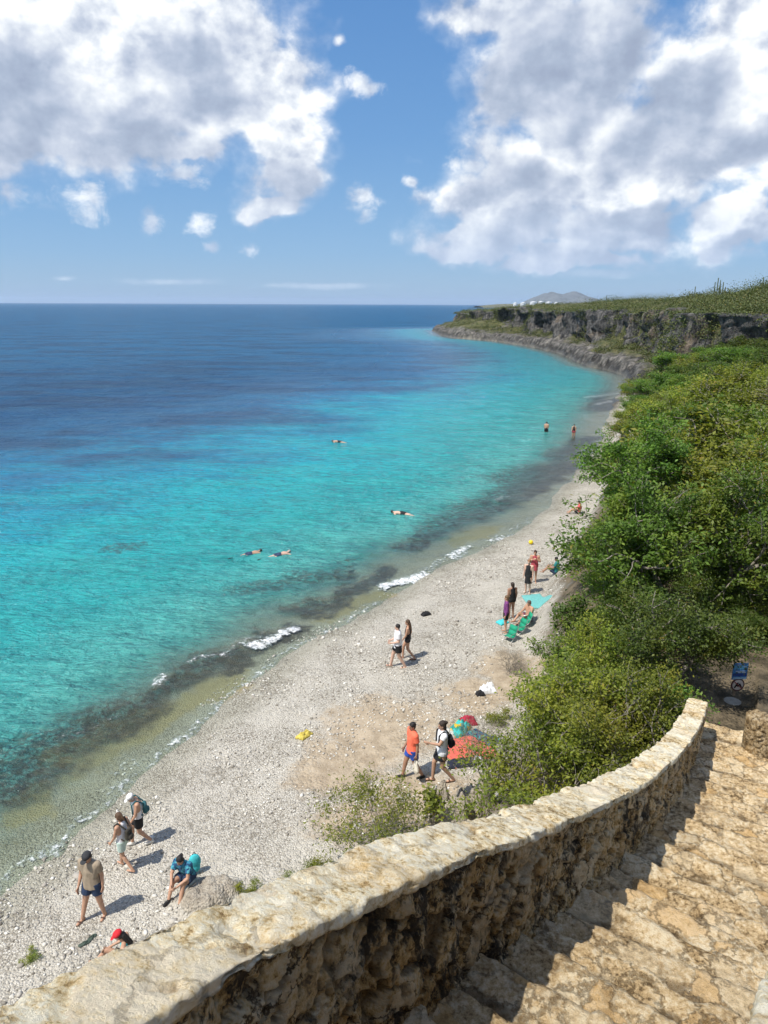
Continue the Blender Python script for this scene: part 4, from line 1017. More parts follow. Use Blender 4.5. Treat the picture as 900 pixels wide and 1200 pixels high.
def person(loc, yaw, H, label, kind='stand', skin_c='tan', top=None, bottom=None, hair=None, shoes=None, build=1.0, joints=None, group=None, detail=True, hat=None, swimfeet=False, sleeves=.62):
    J = {k: np.array(v, float)*H for k, v in pose(kind, **(joints or {})).items()}
    root = empty('person', tuple(loc), yaw, label, 'person', group)
    B = build*H; up = np.array([0, 0, 1.]); horiz = kind == 'swim'
    def torso(mb, g=0., lo=0., hi=1., tank=False):
        p, c, n = J['pel'], J['chest'], J['neck']
        for sx_ in (-1, 1):
            h = J['hR' if sx_ > 0 else 'hL']; s_ = J['sR' if sx_ > 0 else 'sL']
            mb.cap(h+(0, 0, 0) if not horiz else h, (h*.45+c*.55)+np.array([sx_*.012*H, 0, 0]), .058*B+g, .055*B+g, 12)
            mb.cap((h*.4+c*.6)+np.array([sx_*.015*H, 0, 0]), (s_*.80+n*.20-(n-c)*.18) if not tank else (s_*.50+n*.50-(n-c)*.22), .056*B+g, (.045 if not tank else .036)*B+g, 12)
        mb.cap(p, c, .062*B+g, .066*B+g, 12); mb.cap(c, n*.7+c*.3, .064*B+g, .05*B+g, 12)
        if not tank: mb.cap(J['sL'], J['sR'], .036*B+g, .036*B+g, 10, ref=(0, 0, 1))
    def limb(mb, a, b, ra, rb, g=0., t0=0., t1=1., flat=False):
        A = J[a]+(J[b]-J[a])*t0; Bb = J[a]+(J[b]-J[a])*t1
        mb.cap(A, Bb, (ra+(rb-ra)*t0)*B+g, (ra+(rb-ra)*t1)*B+g, 12, flat=flat)
    mb = MB(); torso(mb)
    mb.cap(J['neck']-(J['neck']-J['chest'])*.15, J['head']-(J['head']-J['neck'])*.25, .034*B, .029*B, 10)
    hd = J['head']; axis = J['head']-J['neck']; axis /= np.linalg.norm(axis)
    fw = np.array([0, 1, 0]) if not horiz else np.array([0, 0, -1.]); fw = fw-axis*(fw@axis); fw /= np.linalg.norm(fw); rt = np.cross(fw, axis); Rm = np.stack([rt, fw, axis], 1)
    hp = lambda x, y, z: hd+Rm@(np.array([x, y, z])*H)
    mb.ell(hd+Rm@np.array([0, -.004, .012])*H, (.043*H, .052*H, .052*H), 14, Rm); mb.ell(hp(0, .010, -.022), (.034*H, .040*H, .042*H), 12, Rm)
    mb.cap(hp(0, .050, .004), hp(0, .058, -.014), .005*H, .008*H, 8); mb.ell(hp(0, .042, -.046), (.014*H, .012*H, .010*H), 8, Rm)
    for s_ in (-1, 1): mb.ell(hp(s_*.045, -.004, -.004), (.006*H, .012*H, .018*H), 8, Rm)
    for s_, S in ((1, 'R'), (-1, 'L')):
        limb(mb, 's'+S, 'e'+S, .033, .024); limb(mb, 'e'+S, 'w'+S, .024, .0155)
        limb(mb, 'h'+S, 'k'+S, .058, .036); limb(mb, 'k'+S, 'a'+S, .035, .022)
        k_, a_ = J['k'+S], J['a'+S]; mb.cap(k_+(a_-k_)*.18-fw*.006*H, k_+(a_-k_)*.5, .033*B, .026*B, 10)
        # foot
        if horiz: toe = a_+np.array([0, -.085, -.01])*H
        else:
            ft = np.array([s_*.014, .085, 0])*H; toe = np.array([a_[0], a_[1], min(a_[2], .016*H) if a_[2] < .06*H else a_[2]-.03*H])+ft
            heel = np.array([a_[0], a_[1]-.022*H, toe[2]+.002*H]); mb.cap(heel, toe, .018*B, .017*B, 10); mb.cap(a_, heel, .021*B, .019*B, 10)
        if horiz: mb.cap(a_, toe, .02*B, .014*B, 8)
        # hand: palm, four fingers and a thumb, slightly curled
        w = J['w'+S]; ad = w-J['e'+S]; ad /= np.linalg.norm(ad); sd_ = np.array([s_, 0, 0.]); sd_ = sd_-ad*(sd_@ad); sd_ /= np.linalg.norm(sd_); fr = np.cross(ad, sd_)*s_
        fr = fr if fr[1] > 0 or horiz else -fr
        mb.cap(w, w+ad*.045*H, .017*H, .021*H, 10, sq=(1, .62), ref=tuple(sd_))
        for q in range(4):
            b0 = w+ad*.052*H+fr*(q-1.5)*.0115*H; L = (.036, .042, .040, .031)[q]*H; b1 = b0+ad*L*.55-sd_*.006*H; b2 = b1+ad*L*.42-sd_*.014*H
            mb.tube([b0, b1, b2], [.0062*H, .0057*H, .005*H], 8)
        t0 = w+ad*.018*H+fr*.018*H; mb.tube([t0, t0+ad*.02*H+fr*.016*H, t0+ad*.04*H+fr*.02*H-sd_*.006*H], [.008*H, .007*H, .006*H], 8)
    vox = .0105 if detail else .016
    body = mb.build('body', skin(skin_c), root, voxel=vox, relax=3)
    if detail and not horiz:
        for s_ in (-1, 1):
            e = MB(); e.ell(hp(s_*.0185, .0455, .006), (.0075*H, .004*H, .0045*H), 8, Rm); e.build('eye', simple('dark eye', (.02, .015, .012), .3, 0, 5, 0), root)
        e = MB(); e.cap(hp(-.012, .0505, -.032), hp(.012, .0505, -.032), .0038*H, .0038*H, 6); e.build('mouth', simple('lips', (.42, .16, .13), .5, .05, 5, 0), root)
    # hair
    if hair:
        hb = MB(); kind_h, hc = hair
        hb.ell(hp(0, -.012, .022), (.050*H, .056*H, .052*H), 14, Rm)
        for s_ in (-1, 1): hb.ell(hp(s_*.036, -.018, .0), (.016*H, .030*H, .036*H), 10, Rm)
        if kind_h != 'short':
            hb.ell(hp(0, -.04, -.03), (.042*H, .022*H, .055*H), 10, Rm)
        if kind_h == 'long':
            hb.cap(hp(-.018, -.045, -.03), J['chest']+np.array([-.02, -.07, .03])*H, .028*H, .024*H, 10); hb.cap(hp(.018, -.045, -.03), J['chest']+np.array([.02, -.07, .05])*H, .028*H, .02*H, 10)
        if kind_h == 'tail':
            hb.cap(hp(0, -.065, .01), hp(0, -.085, -.075), .016*H, .009*H, 10)
        if kind_h == 'bun': hb.ell(hp(0, -.066, .03), (.026*H,)*3, 10, Rm)
        hb.build('hair', hairm(hc), root, voxel=.012, relax=2)
    if hat:
        kk, hc = hat; hm = cloth('hat '+str(hc), hc); b = MB()
        b.ell(hp(0, -.006, .034), (.056*H, .063*H, .043*H), 16, Rm)
        h_ = b.build('cap', hm, root); b = MB()
        if kk == 'cap': b.ell(hp(0, .070, .022), (.040*H, .036*H, .006*H), 16, Rm)
        else: b.ell(hp(0, .0, .014), (.088*H, .092*H, .007*H), 20, Rm)
        b.build('brim', hm, h_)
    if top:
        tk, tm_ = top; b = MB(); g = .012*H*1.0
        if tk in ('tshirt', 'loose', 'rash', 'tank', 'dress', 'crop'):
            g = {'loose': .012, 'tshirt': .014, 'rash': .007, 'tank': .009, 'dress': .010, 'crop': .008}[tk]*H
            torso(b, g, tank=tk in ('tank', 'crop', 'dress'))
            if tk in ('tshirt', 'loose'):
                for S in 'RL': limb(b, 's'+S, 'e'+S, .036, .033, g*.8, 0, sleeves, True); limb(b, 's'+S, 'e'+S, .036, .033, g*.6, 0, .2)
            if tk == 'rash':
                for S in 'RL': limb(b, 's'+S, 'e'+S, .033, .024, g); limb(b, 'e'+S, 'w'+S, .024, .018, g, 0, .85, True)
            if tk in ('tshirt', 'loose') and not kind.endswith('sit') and not horiz:
                b.cap(J['pel']+np.array([-.028, 0, -.055])*H, J['chest'], .074*B+g, .06*B+g, 14, flat=True); b.cap(J['pel']+np.array([.028, 0, -.055])*H, J['chest'], .074*B+g, .06*B+g, 14, flat=True)
            if tk == 'dress':
                b.cap(J['pel'], (J['kR']+J['kL'])/2+np.array([0, 0, .02])*H, .085*B, .10*B, 18, flat=True)
        o = b.build('shirt' if tk != 'dress' else 'dress', tm_, root, voxel=.013, relax=3)
        if tk in ('tank', 'crop', 'dress'):   # cut the shoulders and the neck free
            pass
    if bottom:
        bk, bm_ = bottom; b = MB(); g = .010*H
        if bk in ('shorts', 'brief', 'long'):
            t1 = {'shorts': .62, 'brief': .22, 'long': .9}[bk]
            for S in 'RL':
                limb(b, 'h'+S, 'k'+S, .062, .050, g, -.1, t1, True); limb(b, 'h'+S, 'k'+S, .060, .05, g*.6, -.05, t1*.5)
            b.cap(J['hL'], J['hR'], .06*B+g*.6, .06*B+g*.6, 12); b.cap(J['pel']-.0*up, J['pel']+(J['chest']-J['pel'])*.22, .078*B+g*.2, .074*B+g*.2, 14)
        elif bk == 'skirt':
            b.cap(J['pel']+(J['chest']-J['pel'])*.15, J['pel']*.45+(J['kR']+J['kL'])/2*.55, .080*B, .108*B, 18, flat=True)
        b.build('shorts' if bk != 'skirt' else 'skirt', bm_, root, voxel=.013, relax=2)
    if shoes:
        sk_, sm_ = shoes
        for s_, S in ((1, 'R'), (-1, 'L')):
            a_ = J['a'+S]; b = MB()
            if sk_ == 'fin': b.cap(a_, a_+np.array([0, -.26, -.01])*H, .02*H, .045*H, 8, sq=(1, .3), ref=(1, 0, 0)); b.build('fin', sm_, root); continue
            zt_ = min(a_[2], .016*H) if a_[2] < .06*H else a_[2]-.03*H
            heel = np.array([a_[0], a_[1]-.022*H, zt_+.002*H]); toe = np.array([a_[0]+s_*.014*H, a_[1]+.085*H, zt_])
            if sk_ == 'shoe': b.cap(heel, toe, .024*B, .023*B, 12); b.cap(a_-np.array([0, 0, .005*H]), heel, .026*B, .024*B, 12); b.build('shoe', sm_, root, voxel=.012, relax=1)
            else:
                b.cap(heel-np.array([0, 0, .012*H]), toe-np.array([0, -.004*H, .012*H]), .022*B, .022*B, 12, sq=(1, .3), ref=(1, 0, 0)); b.cap(a_*.3+toe*.7+np.array([-.016*H, 0, .012*H]), a_*.3+toe*.7+np.array([.016*H, 0, .012*H]), .009*H, .009*H, 8)
                b.build('sandal', sm_, root)
    return root, J, H
def backpack(loc, yaw, J, H, cm, label, lean=0):
    c = J['chest']*.55+J['pel']*.45+np.array([0, -.115*H, .03*H])
    root = empty('backpack', tuple(loc), yaw, label, 'backpack')
    b = MB(); b.cap(c+np.array([-.028, 0, -.06])*H, c+np.array([-.028, 0, .06])*H, .038*H, .034*H, 12); b.cap(c+np.array([.028, 0, -.06])*H, c+np.array([.028, 0, .06])*H, .038*H, .034*H, 12)
    b.ell(c+np.array([0, -.045, -.04])*H, (.05*H, .028*H, .05*H), 12)
    b.build('bag', cm, root, voxel=.014, relax=2)
    for s_ in (-1, 1):
        sh_ = (J['sR'] if s_ > 0 else J['sL'])*.72+J['neck']*.28; b = MB()
        b.tube([c+np.array([s_*.04, .02, .10])*H, sh_+np.array([0, 0, .052])*H, sh_+np.array([0, .066, -.01])*H, (J['pel']*.4+J['chest']*.6)+np.array([s_*.075, .072, 0])*H, c+np.array([s_*.075, .04, -.08])*H], .012*H, 8); b.build('strap', cm, root)
    return root
def yaw_of(dx, dy): return math.atan2(-dx, dy)
def G(u, v): return pix(u, v)
K_BLK = cloth('black cloth', (.012, .012, .014)); K_WHT = cloth('white cloth', (.80, .80, .82), .06); K_NAVY = cloth('navy cloth', (.022, .045, .10)); K_BLUE = cloth('royal blue cloth', (.02, .07, .36))
K_CORAL = cloth('coral shirt', (.90, .17, .09), .08); K_BEIGE = cloth('beige shirt', (.33, .265, .19), .1); K_PURP = cloth('purple cloth', (.20, .05, .20)); K_RED = cloth('dusty red cloth', (.42, .07, .09))
K_TEAL = cloth('teal cloth', (.02, .20, .20)); K_TURQ = cloth('turquoise cloth', (.06, .52, .56), .12); K_MINT = cloth('pale mint shorts', (.50, .62, .56), .1)
BS = simple('black rubber', (.012, .012, .012), .6); WS = simple('white shoe', (.7, .68, .62), .6); BRS = simple('brown sandal', (.10, .05, .035), .6)
# near group by the water, lower left
p = G(113, 1074); person(p, yaw_of(-.25, -1), 1.80, 'man in beige shirt and dark cap standing on the pebbles, brown sandals', 'stride', 'tan', ('loose', K_BEIGE), ('shorts', K_NAVY), ('short', HB), ('sandal', BRS), 1.06, hat=('cap', (.03, .032, .036)),
       joints=dict(head=(0, .03, .915), aR=(.12, .10, .045), aL=(-.10, -.03, .045), kR=(.085, .05, .285), kL=(-.075, .0, .285)))
p = G(148, 1018); q, J, H = person(p, yaw_of(-.75, .25), 1.62, 'woman in white top and pale shorts walking behind the man in beige', 'walk', 'tan', ('tank', K_WHT), ('shorts', K_MINT), ('tail', (.11, .06, .03)), None, .93, joints=dict(head=(0, .035, .918)))
backpack(p, q.rotation_euler.z, J, H, cloth('dark pack', (.05, .045, .035)), 'small dark backpack on the woman in white top walking behind the man in beige')
p = G(165, 990); q, J, H = person(p, yaw_of(-.8, -.35), 1.62, 'person in white cap, white tank top and black shorts wading edge of pebbles, head bowed', 'walk', 'tan', ('tank', K_WHT), ('shorts', K_BLK), ('short', (.5, .48, .44)), ('shoe', WS), 1.05, hat=('cap', (.8, .8, .8)),
       joints=dict(head=(0, .075, .885), neck=(0, .03, .82)))
backpack(p, q.rotation_euler.z, J, H, cloth('teal pack', (.03, .12, .14)), 'teal backpack worn over the white tank top')
p = G(222, 1037); q, J, H = person(p, yaw_of(-.35, -1), 1.66, 'woman in blue patterned shirt sitting on a rock, putting on black shoes', 'sit', 'tan', ('tshirt', patterned('blue print', [(.01, .05, .12), (.03, .20, .30), (.08, .35, .42), (.02, .09, .20)], 22)), ('shorts', K_NAVY), ('bun', HK), ('shoe', BS), 1.02)
pb = G(229, 1024); root = empty('drawstring_bag', (pb[0], pb[1]+.02, pb[2]+.28), .4, 'turquoise bag on the rock behind the seated woman in blue print', 'bag')
b = MB(); b.ell((0, 0, .05), (.15, .10, .22), 14); b.ell((0, 0, -.10), (.13, .11, .14), 12); b.build('sack', K_TURQ, root, voxel=.016); b = MB(); b.tube([(-.05, .02, .24), (0, .0, .32), (.05, .02, .24)], .008); b.build('cord', K_BLK, root)
# red cap, partly hidden by the parapet
p = G(149, 1125); person(p-np.array([0, .1, .0]), yaw_of(-.9, -.15), 1.62, 'person in red cap with long dark hair sitting low behind the parapet', 'lowsit', 'tan', ('tank', K_TURQ), ('shorts', K_BLK), ('long', HK), None, .95, hat=('cap', (.62, .02, .03)), joints=dict(head=(0, .04, .455)))
def flip_flop(u, v, rz, label):
    p = G(u, v); root = empty('flip_flop', (p[0], p[1], p[2]+.025), rz, label, 'flip-flop', 'pair of dark green flip-flops')
    b = MB(); b.cap((0, -.09, 0), (0, .08, 0), .045, .055, 14, sq=(1, .22), ref=(0, 0, 1)); mm = simple('dark green rubber', (.05, .075, .055), .7)
    b.build('sole', mm, root); b = MB(); b.tube([(-.045, -.02, .01), (0, .06, .035), (.045, -.02, .01)], .008); b.build('strap', mm, root)
flip_flop(107, 1101, -.5, 'dark green flip-flop nearer the beige man, one of a pair left of the red cap'); flip_flop(99, 1107, -.9, 'dark green flip-flop farther left of the pair by the red cap')
# coral shirt and companion
p = G(483, 911); q, J, H = person(p, yaw_of(-1, -.35), 1.80, 'man in coral shirt and bright blue shorts striding over the sand', 'stride', 'brown', ('tshirt', K_CORAL), ('shorts', K_BLUE), ('short', HK), ('shoe', BS), 1.08)
R0 = Matrix.Rotation(q.rotation_euler.z, 3, 'Z'); hnd = Vector(J['wL'])+Vector((0, .02, -.08)); hw = R0@hnd+Vector(p)
root = empty('tote_bag', tuple(hw), q.rotation_euler.z, 'off white tote bag hanging from the hand of the man in coral shirt', 'bag')
b = MB(); b.cap((-.02, 0, -.34), (-.02, .0, -.16), .16, .10, 14, sq=(1, .5)); b.build('sack', cloth('canvas', (.62, .58, .48)), root, voxel=.016)
for s_ in (-1, 1):
    b = MB(); b.tube([(s_*.05-.02, -.06, -.10), (-.01, 0, .02), (s_*.05-.02, .06, -.10)], .009); b.build('handle', K_BLK, root)
p = G(517, 917); q, J, H = person(p, yaw_of(-1, -.15), 1.68, 'woman in white top and black skirt walking behind the man in coral', 'walk', 'tan', ('tshirt', K_WHT), ('skirt', K_BLK), ('bun', HB), ('sandal', BRS), .97, joints=dict(eL=(-.128, .07, .70), wL=(-.10, .20, .72)), sleeves=.4)
backpack(p, q.rotation_euler.z, J, H, K_BLK, 'black backpack on the woman in white top and black skirt')
# couple in the middle
p = G(466, 782); person(p, yaw_of(-1, -.1), 1.78, 'man in white t-shirt and black shorts on the pebbles near the waterline', 'stride', 'pale', ('loose', K_WHT), ('shorts', K_BLK), ('short', HK), ('sandal', BS), 1.15, joints=dict(wR=(.07, .14, .60), wL=(-.07, .14, .60), eR=(.13, .0, .65), eL=(-.13, .0, .65)), group=None)
p = G(474, 774); person(p+np.array([.12, .1, 0]), yaw_of(-1, .1), 1.68, 'woman with long brown hair in black swimsuit behind the man in white t-shirt', 'walk', 'tan', ('crop', K_BLK), ('brief', K_BLK), ('long', (.09, .05, .025)), ('sandal', BS), .95)
# group by the green chairs
p = G(592, 741); person(p, yaw_of(-.9, .1), 1.66, 'woman in purple long-sleeved top and black shorts by the green chair', 'stand', 'tan', ('rash', K_PURP), ('shorts', K_BLK), ('bun', HBL), None, 1.0, detail=False)
p = G(597, 727); person(p+np.array([.1, .25, 0]), yaw_of(-.4, 1), 1.66, 'person in black swimwear standing behind the woman in purple', 'stand', 'brown', ('crop', K_BLK), ('brief', K_BLK), ('bun', HB), None, 1.0, detail=False)
p = G(619, 727); person(p, yaw_of(-1, -.5), 1.76, 'bare-chested man sitting on the pebbles with dark shorts', 'lowsit', 'tan', None, ('shorts', patterned('dark print', [(.02, .03, .09), (.30, .04, .08), (.03, .10, .16)], 20)), ('short', (.12, .09, .07)), None, 1.1, detail=False)
p = G(618, 695); person(p, yaw_of(-.5, -.8), 1.70, 'woman in black dress standing with her back to the turquoise towel', 'stand', 'pale', ('dress', K_BLK), None, ('short', (.30, .14, .06)), ('sandal', WS), .95, detail=False)
p = G(625, 683); person(p, yaw_of(-.2, -1), 1.70, 'woman in dusty red swimwear with dark curly hair, arms raised to her chest', 'stand', 'tan', ('crop', K_RED), ('skirt', K_RED), ('bun', (.06, .025, .015)), None, .97, detail=False, joints=dict(wR=(.04, .11, .75), wL=(-.04, .11, .75), eR=(.15, .02, .66), eL=(-.15, .02, .66)))
p = G(651, 672); person(p, yaw_of(-.7, .3), 1.66, 'person in teal shirt sitting half hidden by the branches', 'lowsit', 'brown', ('tshirt', K_TEAL), ('shorts', K_NAVY), ('short', HK), None, 1, detail=False)
p = G(678, 602); person(p, yaw_of(-1, .3), 1.7, 'distant person in pink top sitting at the beach edge behind the branches', 'lowsit', 'tan', ('tshirt', cloth('pink cloth', (.65, .12, .12))), ('shorts', K_BLK), ('short', HK), None, 1, detail=False)
# in the water
for (u, v, vh, yw, lb, tp, bt) in [(640, 506, 494, (.3, 1), 'bare-chested man standing thigh-deep in the far shallows', None, K_BLK), (672, 511, 497, (-.3, -1), 'woman in dark bikini standing knee-deep in the far shallows', ('crop', K_BLK), K_RED)]:
    w0 = at_z(u, v, 0); hh = at_y(u, vh, w0[1])[2]; H = 1.76 if tp is None else 1.66
    person((w0[0], w0[1], hh-H), yaw_of(*yw), H, lb, 'stand', 'tan', tp, ('shorts' if tp is None else 'brief', bt), ('short', HK), None, 1.1, detail=False, joints=dict(wR=(.12, .10, .60), wL=(-.12, .10, .60)))
SW = [(293, 650, .75, 'snorkeller with dark hair floating face down, left of the two together', HK, 'tan', True), (327, 651, .75, 'snorkeller with fins floating face down, right of the two together', (.35, .33, .30), 'pale', True),
      (471, 602, 2.1, 'lone swimmer with dark hair closer to the headland side', HK, 'pale', False), (397, 518, .9, 'tiny far-off swimmer in the bright turquoise water', HK, 'tan', False)]
for u, v, yw, lb, hc, sk_, fin in SW:
    w0 = at_z(u, v, 0.0); person((w0[0], w0[1], .03), yaw_of(math.cos(yw) if fin else -1, math.sin(yw) if fin else .35), 1.72, lb, 'swim', sk_, None, ('shorts', K_NAVY if fin else K_BLK), ('short', hc), ('fin', BS) if fin else None, 1.05, detail=False)

# ------------------------------------------------------------------ belongings on the beach
def clothpile(name, loc, rz, w, d, h, mat, seed, parent=None, n=26, corner=.1):
    """a spread or heaped cloth lying on the ground with real folds and thickness"""
    u = np.linspace(-1, 1, n); U, V = np.meshgrid(u, u, indexing='ij')
    r = np.maximum(np.abs(U), np.abs(V)); wob = 1+corner*fbm(np.stack([U*1.5, V*1.5, U*0+seed], -1), 3, seed)*1.6
    x = U*w/2*wob; y = V*d/2*wob
    hgt = h*(1-r**3)*(.55+.9*np.abs(fbm(np.stack([U*2.4, V*2.4, U*0+seed], -1), 4, seed+1)))+.014+.012*fbm(np.stack([U*6, V*6, U*0], -1), 2, seed+3)
    ca, sa = math.cos(rz), math.sin(rz)
    gx_ = loc[0]+x*ca-y*sa; gy_ = loc[1]+x*sa+y*ca
    gz_ = ground_full(gx_.ravel(), gy_.ravel())[0].reshape(n, n)-loc[2]
    T = np.stack([gx_-loc[0], gy_-loc[1], gz_+hgt+.03], -1).reshape(-1, 3); Bm = T.copy(); Bm[:, 2] = (gz_.ravel()-.02)
    f = grid_faces(n, n); N_ = n*n; side = []
    for i in range(n-1):
        side += [(i*n, i*n+N_, (i+1)*n+N_, (i+1)*n), ((i+1)*n+n-1, (i+1)*n+n-1+N_, i*n+n-1+N_, i*n+n-1), (i+1, i+1+N_, i+N_, i), ((n-1)*n+i, (n-1)*n+i+N_, (n-1)*n+i+1+N_, (n-1)*n+i+1)]
    me = mesh(name, np.vstack([T, Bm]), np.vstack([f, f[:, ::-1]+N_, np.array(side)]))
    o = link(name, me, mat, parent)
    if parent is None: o.location = loc
    return o
p = G(549, 879); tag(clothpile('blanket', tuple(p+np.array([0,0,.02])), .35, 1.45, 1.35, .05, simple('coral red blanket', (.66, .13, .09), .9, .14, 3, .004), 301, n=40), 'coral red blanket spread on the sand by the yellow green bushes', 'blanket')
p = G(538, 857); tag(clothpile('towel', tuple(p), 1.0, .8, .55, .30, patterned('parrot print', [(.02, .28, .26), (.55, .38, .03), (.03, .20, .08), (.04, .42, .40)], 9), 311), 'heaped green and yellow printed towel at the head of the red blanket', 'towel')
p = G(545, 849); tag(clothpile('cloth', tuple(p+np.array([.1, .05, 0])), .2, .55, .35, .26, cloth('crimson cloth', (.36, .02, .05)), 313), 'crumpled crimson cloth above the printed towel', 'cloth')
p = G(565, 866); tag(clothpile('towel', tuple(p), .8, .55, 1.0, .07, patterned('navy and teal print', [(.015, .03, .10), (.02, .12, .22), (.02, .28, .30), (.01, .02, .06)], 12), 315), 'navy and teal towel along the far edge of the red blanket', 'towel')
p = G(541, 896); tag(clothpile('jacket', tuple(p), .1, .85, .38, .16, cloth('near black cloth', (.012, .016, .035)), 317), 'dark navy jacket lying across the near edge of the red blanket', 'jacket')
p = G(560, 893); tag(clothpile('towel', tuple(p), 1.3, .45, .30, .14, K_WHT, 319), 'white towel beside the dark navy jacket', 'towel')
p = G(524, 862); tag(clothpile('bag', tuple(p), .8, .35, .6, .22, cloth('grey white canvas', (.55, .55, .52)), 320), 'greyish white bag left of the printed towel', 'bag')
p = G(357, 863); tag(clothpile('cloth', tuple(p), .9, .50, .30, .14, cloth('yellow cloth', (.62, .50, .10), .35, 8), 321), 'small yellow cloth lying alone on the grey pebbles', 'cloth')
p = G(572, 811); tag(clothpile('plastic_bag', tuple(p), .2, .55, .38, .30, simple('white plastic', (.78, .80, .82), .4, .08, 6), 323), 'white plastic bag on the sand near the thicket', 'bag')
p = G(563, 815); tag(clothpile('bag', tuple(p), .2, .30, .2, .14, K_BLK, 327), 'small black bag touching the white plastic bag', 'bag')
p = G(499, 721); tag(clothpile('bag', tuple(p), .5, .42, .26, .16, K_BLK, 329), 'small dark bag alone on the pebbles above the couple', 'bag')
p = G(628, 705); tag(clothpile('towel', tuple(p), .1, .9, 1.7, .03, cloth('aqua towel', (.14, .42, .40), .12), 331), 'aqua towel spread on the pebbles beside the bushes', 'towel')
p = G(589, 730); tag(clothpile('towel', tuple(p), .6, .45, .35, .12, K_TURQ, 333), 'bright turquoise cloth left of the woman in purple', 'towel')
p = G(622, 638); root = empty('beach_ball', (p[0], p[1], p[2]+.13), 0, 'yellow ball near the far end of the pebbles', 'ball')
b = MB(); b.ell((0, 0, 0), (.13, .13, .13), 20); b.build('bladder', simple('yellow vinyl', (.85, .62, .02), .35, .04, 3, 0), root); b = MB(); b.cap((0, 0, .12), (0, 0, .145), .02, .015, 10, flat=True); b.build('valve', WS, root)
def chair(u, v, rz, label):
    p = G(u, v); root = empty('beach_chair', tuple(p), rz, label, 'chair', 'low green folding beach chairs', .72)
    gm = cloth('emerald sling cloth', (.01, .30, .17), .08); fm = simple('grey tube', (.45, .46, .46), .35, .05, 5, 0, .9)
    def slab(pts, w, name):
        b = MB(); n = len(pts)
        for i in range(n-1):
            a = np.array(pts[i]); c = np.array(pts[i+1]); q = [(-w/2, *a), (w/2, *a), (w/2, *c), (-w/2, *c)]; off = np.array([0, .012, .012])
            vs_ = [np.array(z_) for z_ in q]+[np.array(z_)-off for z_ in q]; b.add(vs_, [(0, 1, 2, 3), (7, 6, 5, 4), (0, 4, 5, 1), (1, 5, 6, 2), (2, 6, 7, 3), (3, 7, 4, 0)])
        b.build(name, gm, root)
    slab([(.28, .36), (.14, .30), (0, .27), (-.16, .30)], .52, 'seat'); slab([(-.16, .30), (-.26, .55), (-.36, .84)], .52, 'backrest')
    for s_ in (-1, 1):
        b = MB(); b.tube([(s_*.29, -.24, 0), (s_*.29, .30, .38)], .013); b.build('leg', fm, root)
        b = MB(); b.tube([(s_*.28, .28, 0), (s_*.28, -.16, .30), (s_*.28, -.38, .88)], .013); b.build('leg', fm, root)
        b = MB(); b.tube([(s_*.29, -.28, .52), (s_*.29, .26, .50), (s_*.29, .28, .37)], .016); b.build('armrest', fm, root)
chair(597, 751, 2.3, 'green folding beach chair nearest the camera beside the woman in purple'); chair(608, 742, 2.0, 'green folding beach chair in the middle of the row at the bush edge'); chair(615, 734, 1.7, 'green folding beach chair closest to the bare-chested man')
chair(618, 723+6, 1.2, 'green folding beach chair partly under the bush, farthest in the row')

# ------------------------------------------------------------------ sign at the foot of the stairs
sp_ = at_y(858, 824, 14.6); sz = ground(sp_[0], 14.6)
top = at_y(862, 776, 14.6)
root = empty('sign', (sp_[0], 14.6, min(sz, sp_[2]-.15)), .06, 'blue notice panel over a round prohibition panel on one post in a concrete foot', 'sign')
b0 = root.location.z; fz = sp_[2]-b0; tz = top[2]-b0
cm = simple('rough concrete', (.33, .31, .27), .95, .2, 9, .01)
b = MB(); b.cap((0, 0, -.2), (0, 0, fz+.06), .20, .19, 18, flat=True); b.build('concrete_foot', cm, root, smooth=False, bevel=.02)
b = MB(); b.box((0, 0, (fz+tz-.05)/2+.1), (.055, .055, tz-fz-.25)); b.build('post', simple('weathered wood post', (.30, .24, .17), .9, .3, 16, .003), root, smooth=False)
pz = tz-.20; b = MB(); b.box((.04, -.045, pz), (.34, .02, .40)); pnl = b.build('panel', simple('blue sign paint', (.05, .20, .50), .5, .06, 4, 0), root, smooth=False, bevel=.004)
def bar(x, z, w, h, c, par, nm='marking', y=-.058):
    b = MB(); b.box((x, y, z), (w, .004, h)); b.build(nm, simple('paint %.2f %.2f' % (c[0], c[2]), c, .5, .02, 4, 0), par, smooth=False)
bar(.04, pz+.10, .30, .09, (.10, .36, .62), pnl); bar(.04, pz-.08, .31, .07, (.015, .06, .26), pnl); bar(.04, pz-.165, .30, .04, (.30, .50, .66), pnl)
for (x, z, w) in [(-.03, .165, .10), (.06, .165, .06), (.02, .01, .22), (.04, -.025, .24), (.11, .12, .08)]: bar(.04+x-.02, pz+z, w, .012, (.62, .74, .82), pnl, y=-.061)
qz = pz-.33; b = MB(); b.cap((.03, -.04, qz), (.03, -.058, qz), .155, .155, 28, flat=True); disc = b.build('panel', simple('brown maroon paint', (.10, .045, .045), .5, .06, 4, 0), root, smooth=False)
b = MB(); b.cap((.03, -.0585, qz), (.03, -.062, qz), .125, .125, 28, flat=True); b.build('marking', simple('cream paint', (.62, .58, .54), .5, .03, 4, 0), disc, smooth=False)
b = MB(); b.tube([(-.04, -.066, qz-.06), (-.01, -.066, qz+.0), (.03, -.066, qz-.03), (.07, -.066, qz+.02), (.11, -.066, qz-.05)], .016, 6); b.ell((.02, -.066, qz+.045), (.022, .005, .022), 8); b.build('pictogram', BS, disc)
b = MB(); b.tube([(-.06, -.070, qz+.08), (.12, -.070, qz-.08)], .010, 6); b.build('slash', simple('dull red paint', (.32, .06, .05), .5, .03, 4, 0), disc)

